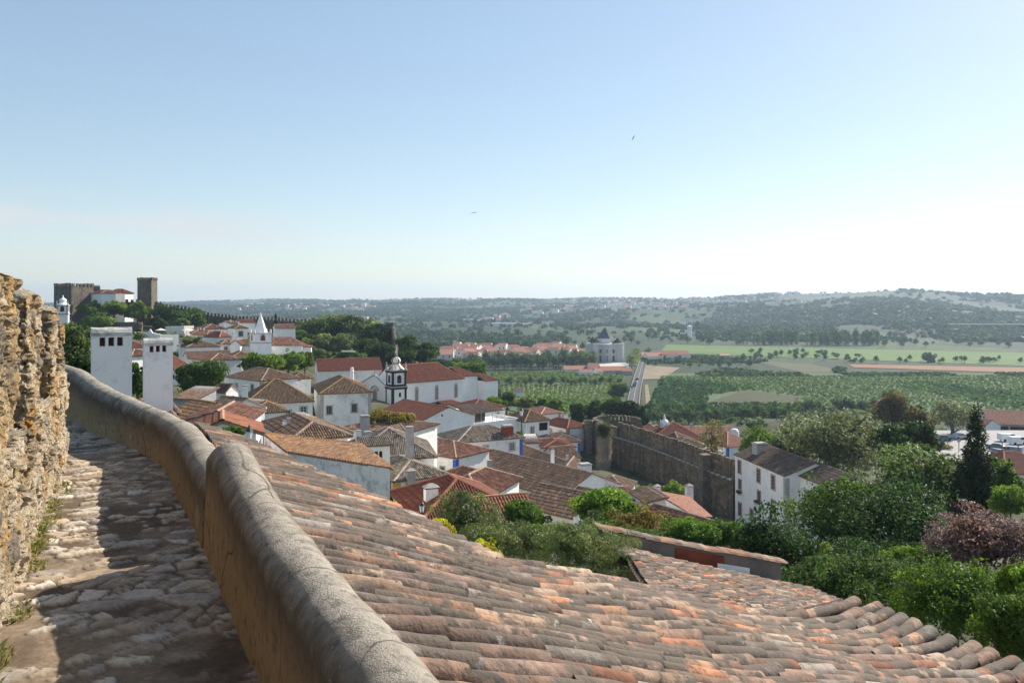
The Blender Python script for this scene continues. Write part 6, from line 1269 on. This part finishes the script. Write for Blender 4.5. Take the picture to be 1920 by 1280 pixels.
# ---- valley trees: copies of a few models
def proto(name,label,cat,group,rad,n,leaf,pal,kind='round',nb=22,gap=.36):
    _ts[0]+=1; o=thing(name,label,cat,(0,0,0),group); w=crown_np(_ts[0],rad,nb,n,leaf,LP[pal],kind,gap); leaves_obj('crown',w[0],w[1],o,'leaf',(0,0,rad[2]*1.12)); mb=MB(); mb.tube([(0,0,-1.5),(0,0,rad[2])],[.35,.2],6); mb.build('trunk',M['bark'],o); return o
def place(src,loc,s,first,rot=0):
    if not first:
        c=src.copy(); C.objects.link(c)
        for ch_ in src.children: d=ch_.copy(); C.objects.link(d); d.parent=c
        src=c
    src.location=loc; src.scale=(s,s,s*random.uniform(.85,1.15)); src.rotation_euler=(0,0,random.random()*6.28); return src
def scatter(protos, spots):
    used=set()
    for (loc,s) in spots:
        q=random.choice(protos); place(q,loc,s,q.name not in used); used.add(q.name)
    for q in protos:
        if q.name not in used:
            for ch_ in list(q.children): bpy.data.objects.remove(ch_)
            bpy.data.objects.remove(q)
r=np.random.default_rng(77)
G1='windbreak trees in the valley'; wb=[proto('windbreak_tree','dark windbreak tree in a close row across the valley fields','tree',G1,(3.2,3.2,5),420,1.3,'dark'),proto('windbreak_tree','dark windbreak tree in a close row across the valley fields','tree',G1,(3.6,3.4,5.5),420,1.3,'mid')]
sp=[]
def row(a,b,n,z=-55,s=(.7,1.0),jit=2.5):
    A=onground(*a,z);B=onground(*b,z)
    for i in range(n): q=A.lerp(B,(i+r.uniform(-.3,.3))/max(1,n-1)); sp.append(((q.x+r.normal()*jit,q.y+r.normal()*jit,z),r.uniform(*s)))
row((870,694),(1110,690),42,s=(.9,1.25)); row((880,688),(1100,686),36,s=(.9,1.3)); row((1205,795),(1500,791),44,s=(.5,.72)); row((1206,772),(1330,772),20,s=(.35,.5)); row((905,724),(1150,722),34,s=(.4,.6)); row((1420,784),(1640,775),30,s=(.5,.8))
scatter(wb,sp); sp=[]
G2='poplars along the bright meadow'; pp=[proto('poplar_tree','tall poplar in the row at the far side of the bright meadow','tree',G2,(4,4,9),420,1.8,'mid','column',30),proto('poplar_tree','tall poplar in the row at the far side of the bright meadow','tree',G2,(4.5,4.2,8.5),420,1.8,'green','column',30)]
row((1428,646),(1498,645),17,s=(.75,.95)); row((1516,647),(1546,647),8,s=(.7,.9)); row((1550,647),(1645,647),24,s=(.7,1.0)); row((1375,646),(1425,645),7,s=(.45,.7)); scatter(pp,sp); sp=[]
G3='plane trees along the valley road'; q=[proto('plane_tree','pale green plane tree in the avenue beside the sanctuary','tree',G3,(4.5,4.5,6),420,1.3,'olive')]
row((1186,692),(1192,676),7,s=(.95,1.15),jit=1); row((1107,680),(1085,682),4,s=(.9,1.2)); scatter(q,sp); sp=[]
G4='scattered valley trees'; vt_=[proto('valley_tree','round tree scattered in the hedges of the valley','tree',G4,(5,5,4.6),360,1.6,'hill'),proto('valley_tree','round tree scattered in the hedges of the valley','tree',G4,(5.5,5,4.2),360,1.6,'dark'),proto('valley_tree','round tree scattered in the hedges of the valley','tree',G4,(4.5,4.5,5.2),360,1.6,'mid')]
for (x0,x1,y0,y1,n,s0,s1) in((1390,1620,662,676,36,.35,.7),(1210,1420,674,690,34,.3,.6),(1560,1920,676,682,30,.35,.6),(880,1110,612,650,60,.6,1.3),(1170,1400,612,648,46,.6,1.3),(1640,1920,626,652,60,.5,1.1),(840,1100,640,660,22,.5,.9)):
    for i in range(n):
        q=onground(r.uniform(x0,x1),r.uniform(y0,y1)); q.z=gz(q.x,q.y); sp.append((tuple(q),r.uniform(s0,s1)))
scatter(vt_,sp); sp=[]
# ---- stuff: orchard rows and far woods
def crowns_stuff(name, pts, rads, pal, nq, seed, flat=.75):
    g=np.random.default_rng(seed); n=len(pts); pts=np.array(pts); rads=np.array(rads); d=g.normal(size=(n,nq,3)); d/=np.linalg.norm(d,axis=2)[...,None]; d[...,2]=np.abs(d[...,2])*1.0-.25
    c=pts[:,None,:]+d*rads[:,None,None]*np.array([1,1,flat])*(.75+.35*g.random((n,nq,1))); c[...,2]+=(rads*flat*.55)[:,None]
    nr=d+g.normal(size=d.shape)*.55; nr/=np.linalg.norm(nr,axis=2)[...,None]; t=np.cross(nr,g.normal(size=d.shape)); t/=np.linalg.norm(t,axis=2)[...,None]+1e-9; b=np.cross(nr,t); L=rads[:,None,None]*(.34+.3*g.random((n,nq,1)))*(20/nq)**.35
    v=np.stack([c-t*L,c+b*L*.8,c+t*L,c-b*L*.8],2).reshape(-1,3); pal=np.array(pal); col=pal[g.integers(0,len(pal),n)]*(.65+.7*g.random(n))[:,None]; col=np.repeat(col,nq,0)*(.8+.4*g.random(n*nq))[:,None]; m=n*nq
    tag(link(name,mesh_np(name,v,np.arange(4*m),[4]*m,[M['leaf']],None,col,'FACE')),None,None,None,'stuff')
o1=[];o2=[]
A=[onground(*k) for k in((1212,790),(1960,790),(1925,703),(1245,705))]
rows_n=int((A[3]-A[0]).length/5.6)
for i in range(rows_n):
    a=A[0].lerp(A[3],i/rows_n); b=A[1].lerp(A[2],i/rows_n); L=(b-a).length; k=int(L/2.7)
    for j in range(k):
        q=a.lerp(b,(j+r.uniform(-.3,.3))/k); px=CX+F*q.x/q.y; py=CY+55*F/q.y
        if 1325<px<1505 and 731<py<757 and (py-731)>abs(px-1405)*.13: continue
        if vnoise(np.array([[q.x,q.y,0]]),1/60)[0]<.02: continue
        o1.append((q.x,q.y+r.normal()*.5,-55)); o2.append(r.uniform(1.3,1.9))
o1=np.array(o1); o2=np.array(o2); pv=fbm(np.c_[o1[:,0],o1[:,1]*.8,o1[:,0]*0],1/95,2); 
for lo_,hi_,f_,pl_ in((0,.44,1.0,[(.045,.09,.028),(.055,.105,.034),(.04,.075,.026)]),(.44,.53,.8,[(.075,.135,.035),(.09,.15,.045),(.065,.115,.03)]),(.53,2,.62,[(.105,.16,.05),(.12,.175,.06),(.09,.145,.045)])):
    k=(pv>=lo_)&(pv<hi_); 
    if k.sum(): crowns_stuff('orchard_trees',o1[k],o2[k]*f_,pl_,14,5)
o1=[];o2=[]
for i in range(9000):
    px=r.uniform(1205,1960); py=r.uniform(662,706); q=onground(px,py)
    up=661+25*max(0,min(1,(px-1236)/(1600-1236))) if px<1600 else 683
    if py<up+2 or (px<1285 and 682<py<714) or (px>1585 and 683<py<701): continue
    if fbm(np.array([[q.x,q.y*.6,0]]),1/55,3)[0]<.44: continue
    o1.append((q.x,q.y,-55)); o2.append(r.uniform(.8,2.0))
crowns_stuff('hedges',o1,o2,LP['hill']+LP['mid'],14,15)
o1=[];o2=[]
for (c0,c1,c2_,c3,n,rs) in(((945,748),(1160,748),(1172,719),(940,722),26,.9),((940,774),(1160,776),(1163,750),(945,750),24,1.0),((930,715),(1168,715),(1172,698),(925,700),14,1.2)):
    a0,a1,b1,b0=[onground(*k) for k in(c0,c1,c2_,c3)]
    for i in range(n):
        f=i/(n-1); p=a0.lerp(a1,f) if n==26 else a0.lerp(b0,f); q2=b0.lerp(b1,f) if n==26 else a1.lerp(b1,f); L=(q2-p).length; k=int(L/1.8)
        for j in range(k): x=p.lerp(q2,j/k); o1.append((x.x+r.normal()*.3,x.y+r.normal()*.3,-55)); o2.append(rs*r.uniform(.7,1.2))
crowns_stuff('vineyard_rows',o1,o2,[(.11,.16,.045),(.09,.14,.04),(.13,.18,.05)],8,6)
o1=[];o2=[]
N_=165000; Y=np.exp(r.uniform(math.log(760),math.log(5200),N_)); x=Y*r.uniform(-.85,1.0,N_); z=terrain(x,Y); p3=np.c_[x,Y,x*0]
mask=fbm(p3*np.array([1,.62,1]),1/190,3)+.35*(fbm(p3,1/40,2)-.5); th=np.interp(Y,[760,1200,2000,5000],[.585,.535,.49,.45]); py=CY-z/Y*F; px=CX+F*x/Y
ok=(mask>th)|((r.random(N_)<.06)&(Y>1000))
ok&=~((px>1225)&(px<1960)&(py>641)&(py<692)) & ~((px>1060)&(px<1215)&(py>630)&(py<700)) & ~((px>820)&(px<1100)&(py>650)&(py<684)) & ~((px>1460)&(px<1680)&(py<566)&(Y>2200)&(r.random(N_)<.93)) & (py<706)
ok&=~((py>690)&(px>1190))
k=np.nonzero(ok)[0][:40000]; crowns_stuff('woodland',np.stack([x[k],Y[k],z[k]-.5],1),r.uniform(2.4,5.6,len(k))*np.interp(Y[k],[700,4000],[1,1.5]),LP['hill'],16,9,.85)
# rough shrubs and grass on the town slopes
o1=[];o2=[]
for i in range(2600):
    Y=r.uniform(60,330); x=Y*r.uniform(-.66,.66); px=CX+F*x/Y
    z=gz(x,Y); py=CY-z/Y*F
    if any((x-a)**2+(Y-b)**2<90 for a,b,_ in GC[:0]): continue
    if (px<1100 and Y>205) or (px>1180 and Y>240): o1.append((x,Y,z)); o2.append(r.uniform(.5,1.6))
crowns_stuff('scrub',o1,o2,LP['mid']+LP['olive'],22,12)

# ---- lamps, birds, small things
def lantern(label,px,py,Y,sz,bracket=True):
    o=thing('street_lantern',label,'lantern',P(px,py,Y)); c=P(px,py,Y); mb=MB(); mb.lathe(c+V((0,0,-.25)),[(.1,0),(.17,.42)],6); mb.build('lamp_glass',M['lampglass'],o); mb=MB(); mb.lathe(c+V((0,0,.17)),[(.2,0),(.13,.14),(.05,.2),(.06,.26),(0,.34)],6); mb.build('cap',M['metal'],o); mb=MB(); mb.lathe(c+V((0,0,-.36)),[(.03,0),(.11,.1),(.11,.12)],6); mb.build('base',M['metal'],o); mb=MB(); mb.tube([c-V((0,0,.36)),c-V((0,0,1.0)),c+V((.6,.4,-1.2))],.03,6); mb.build('bracket',M['metal'],o)
lantern('iron wall lantern with white glass by the salmon roof',467.5,815,38,1); lantern('iron lantern with milk glass beside the capped white chimney',791,952,50,1); 
o=thing('street_lamp','iron street lantern on a post beside the brown loggia house','lantern',P(978,800,156)); c=P(977.5,779,156); mb=MB(); mb.lathe(c,[(.25,0),(.42,1.0)],6); mb.build('lamp_glass',M['lampglass'],o); mb=MB(); mb.lathe(c+V((0,0,1.0)),[(.5,0),(.25,.35),(.05,.8)],6); mb.build('cap',M['metal'],o); mb=MB(); mb.tube([P(978,806,156),c],.1,6); mb.build('pole',M['metal'],o)
for px,py,Y,sp_,a,lab in((1187,259,90,.42,1.1,'swift flying in the upper right sky'),(888,399,80,.42,.2,'swift flying over the middle of the town'),(1215,512,260,.42,.4,'distant swift just above the far hills')):
    c=P(px,py,Y); o=MB(); u=V((math.cos(a),.2,math.sin(a))).normalized(); f=V((-.35,.9,.1)); 
    for s in(-1,1): o.prism([c,c+u*s*sp_*.35+f*.1,c+u*s*sp_-f*.12,c+u*s*sp_*.3-f*.04],V((0,.02,.02)))
    o.tube([c-f*.25,c-f*.1,c+f*.15],[.01,.05,.02],6); o.prism([c-f*.12,c-f*.32+u*.07,c-f*.26,c-f*.32-u*.07],V((0,0,.015))); tag(o.build('bird',M['black'],None,False,tuple(c)),lab,'bird')
q=P(1246,796,222); mb=MB(); mb.box(q-V((0,0,1.5)),2.0,2.0,4,V((1,.3,0))); mb.lathe(q+V((0,0,.5)),[(1.25,0),(.9,.6),(.35,1.1),(.2,1.9),(.02,2.6)],8); [mb.lathe(q+V((i*.9,j*.9,.4)),[(.2,0),(.12,.5),(.02,1.0)],6) for i in(-1,1) for j in(-1,1)]; tag(mb.build('small_steeple',M['white2'],None,False,tuple(q-V((0,0,4)))),'small white steeple with finials above the red inn roof','steeple')
q=P(1377,812,255); mb=MB(); mb.lathe(q-V((0,0,4)),[(1.5,0),(1.5,4.0),(1.35,4.8),(.9,5.4),(0,5.6)],14); tag(mb.build('dome',M['white2'],None,False,tuple(q-V((0,0,4)))),'small white dome beyond the town wall','dome')

# ================================================================== AIR, LIGHT, CAMERA
AZ,EL=math.radians(47),math.radians(34)
mb=MB(); mb.prism([(-7600,-7600,-170),(7600,-7600,-170),(7600,7600,-170),(-7600,7600,-170)],[0,0,280]); hz=mb.build('haze',bpy.data.materials.new('haze_air')); tag(hz,None,None,None,'stuff'); hm=hz.data.materials[0]; hm.use_nodes=True; t=hm.node_tree; t.nodes.clear(); out=t.nodes.new('ShaderNodeOutputMaterial'); vp=t.nodes.new('ShaderNodeVolumePrincipled'); vp.inputs['Color'].default_value=(.6,.78,1,1); vp.inputs['Density'].default_value=.00013; vp.inputs['Density Attribute'].default_value=''; vp.inputs['Anisotropy'].default_value=.3; t.links.new(vp.outputs[0],out.inputs['Volume'])
sc=bpy.context.scene
w=bpy.data.worlds.new('World'); sc.world=w; w.use_nodes=True; t=w.node_tree; t.nodes.clear(); out=t.nodes.new('ShaderNodeOutputWorld'); bg=t.nodes.new('ShaderNodeBackground'); sk=t.nodes.new('ShaderNodeTexSky'); sk.sky_type='NISHITA'; sk.sun_disc=False; sk.sun_elevation=EL; sk.sun_rotation=AZ; sk.air_density=1.0; sk.dust_density=.35; sk.ozone_density=1.5; sk.altitude=50
gm=t.nodes.new('ShaderNodeGamma'); gm.inputs[1].default_value=.6; hs=t.nodes.new('ShaderNodeHueSaturation'); hs.inputs['Saturation'].default_value=1.16; t.links.new(sk.outputs[0],gm.inputs[0]); t.links.new(gm.outputs[0],hs.inputs['Color']); mu=t.nodes.new('ShaderNodeMix'); mu.data_type='RGBA'; mu.blend_type='MULTIPLY'; mu.inputs[0].default_value=1; mu.inputs[7].default_value=(.95,.975,.985,1); t.links.new(hs.outputs[0],mu.inputs[6]); tc=t.nodes.new('ShaderNodeTexCoord'); mp=t.nodes.new('ShaderNodeMapping'); mp.inputs['Scale'].default_value=(2.2,2.2,16); t.links.new(tc.outputs['Generated'],mp.inputs[0]); nz=t.nodes.new('ShaderNodeTexNoise'); nz.inputs['Scale'].default_value=1.6; nz.inputs['Detail'].default_value=6; t.links.new(mp.outputs[0],nz.inputs['Vector']); sx=t.nodes.new('ShaderNodeSeparateXYZ'); t.links.new(tc.outputs['Generated'],sx.inputs[0])
def mr(o_,a,b,c_,d_):
    x=t.nodes.new('ShaderNodeMapRange'); x.interpolation_type='SMOOTHSTEP'; [setattr(x.inputs[i],'default_value',v) for i,v in((1,a),(2,b),(3,c_),(4,d_))]; t.links.new(o_,x.inputs[0]); return x.outputs[0]
def ml_(a,b): x=t.nodes.new('ShaderNodeMath'); x.operation='MULTIPLY'; t.links.new(a,x.inputs[0]); t.links.new(b,x.inputs[1]); return x.outputs[0]
cl=ml_(ml_(mr(sx.outputs[2],.02,.07,0,1),mr(sx.outputs[2],.07,.13,1,0)),ml_(mr(sx.outputs[0],-.42,-.2,1,0),mr(nz.outputs[0],.36,.6,0,.95)))
cm=t.nodes.new('ShaderNodeMix'); cm.data_type='RGBA'; t.links.new(cl,cm.inputs[0]); t.links.new(mu.outputs[2],cm.inputs[6]); cm.inputs[7].default_value=(2.6,2.65,2.75,1)
t.links.new(cm.outputs[2],bg.inputs[0]); bg.inputs[1].default_value=.106; t.links.new(bg.outputs[0],out.inputs[0])
L=bpy.data.lights.new('sun','SUN'); L.energy=3.0; L.angle=math.radians(.53); L.color=(1,.91,.78); so=link('sun',L); d=V((math.sin(AZ)*math.cos(EL),math.cos(AZ)*math.cos(EL),math.sin(EL))); so.rotation_euler=(-d).to_track_quat('-Z','Y').to_euler()
cam=bpy.data.cameras.new('camera'); co=link('camera',cam); co.rotation_euler=(math.pi/2,0,0); cam.sensor_width=36; cam.lens=36*F/1920; cam.shift_y=-80/1920; cam.clip_start=.05; cam.clip_end=20000; sc.camera=co
sc.view_settings.view_transform='Standard'; sc.view_settings.look='None'; sc.view_settings.exposure=1.5; sc.view_settings.gamma=1; sc.view_settings.use_curve_mapping=False
sc.cycles.use_denoising=True; sc.cycles.max_bounces=8; sc.cycles.volume_bounces=0; sc.cycles.transparent_max_bounces=4; sc.cycles.diffuse_bounces=5; sc.cycles.use_adaptive_sampling=True
lab={}
for o in C.objects:
    if o.parent is None and 'label' in o: lab.setdefault(o['label'],[]).append(o)
for k,v_ in lab.items():
    if len(v_)>1 and 'group' not in v_[0]: print('DUP',k)
    if not 4<=len(k.split())<=16: print('LEN',len(k.split()),k)
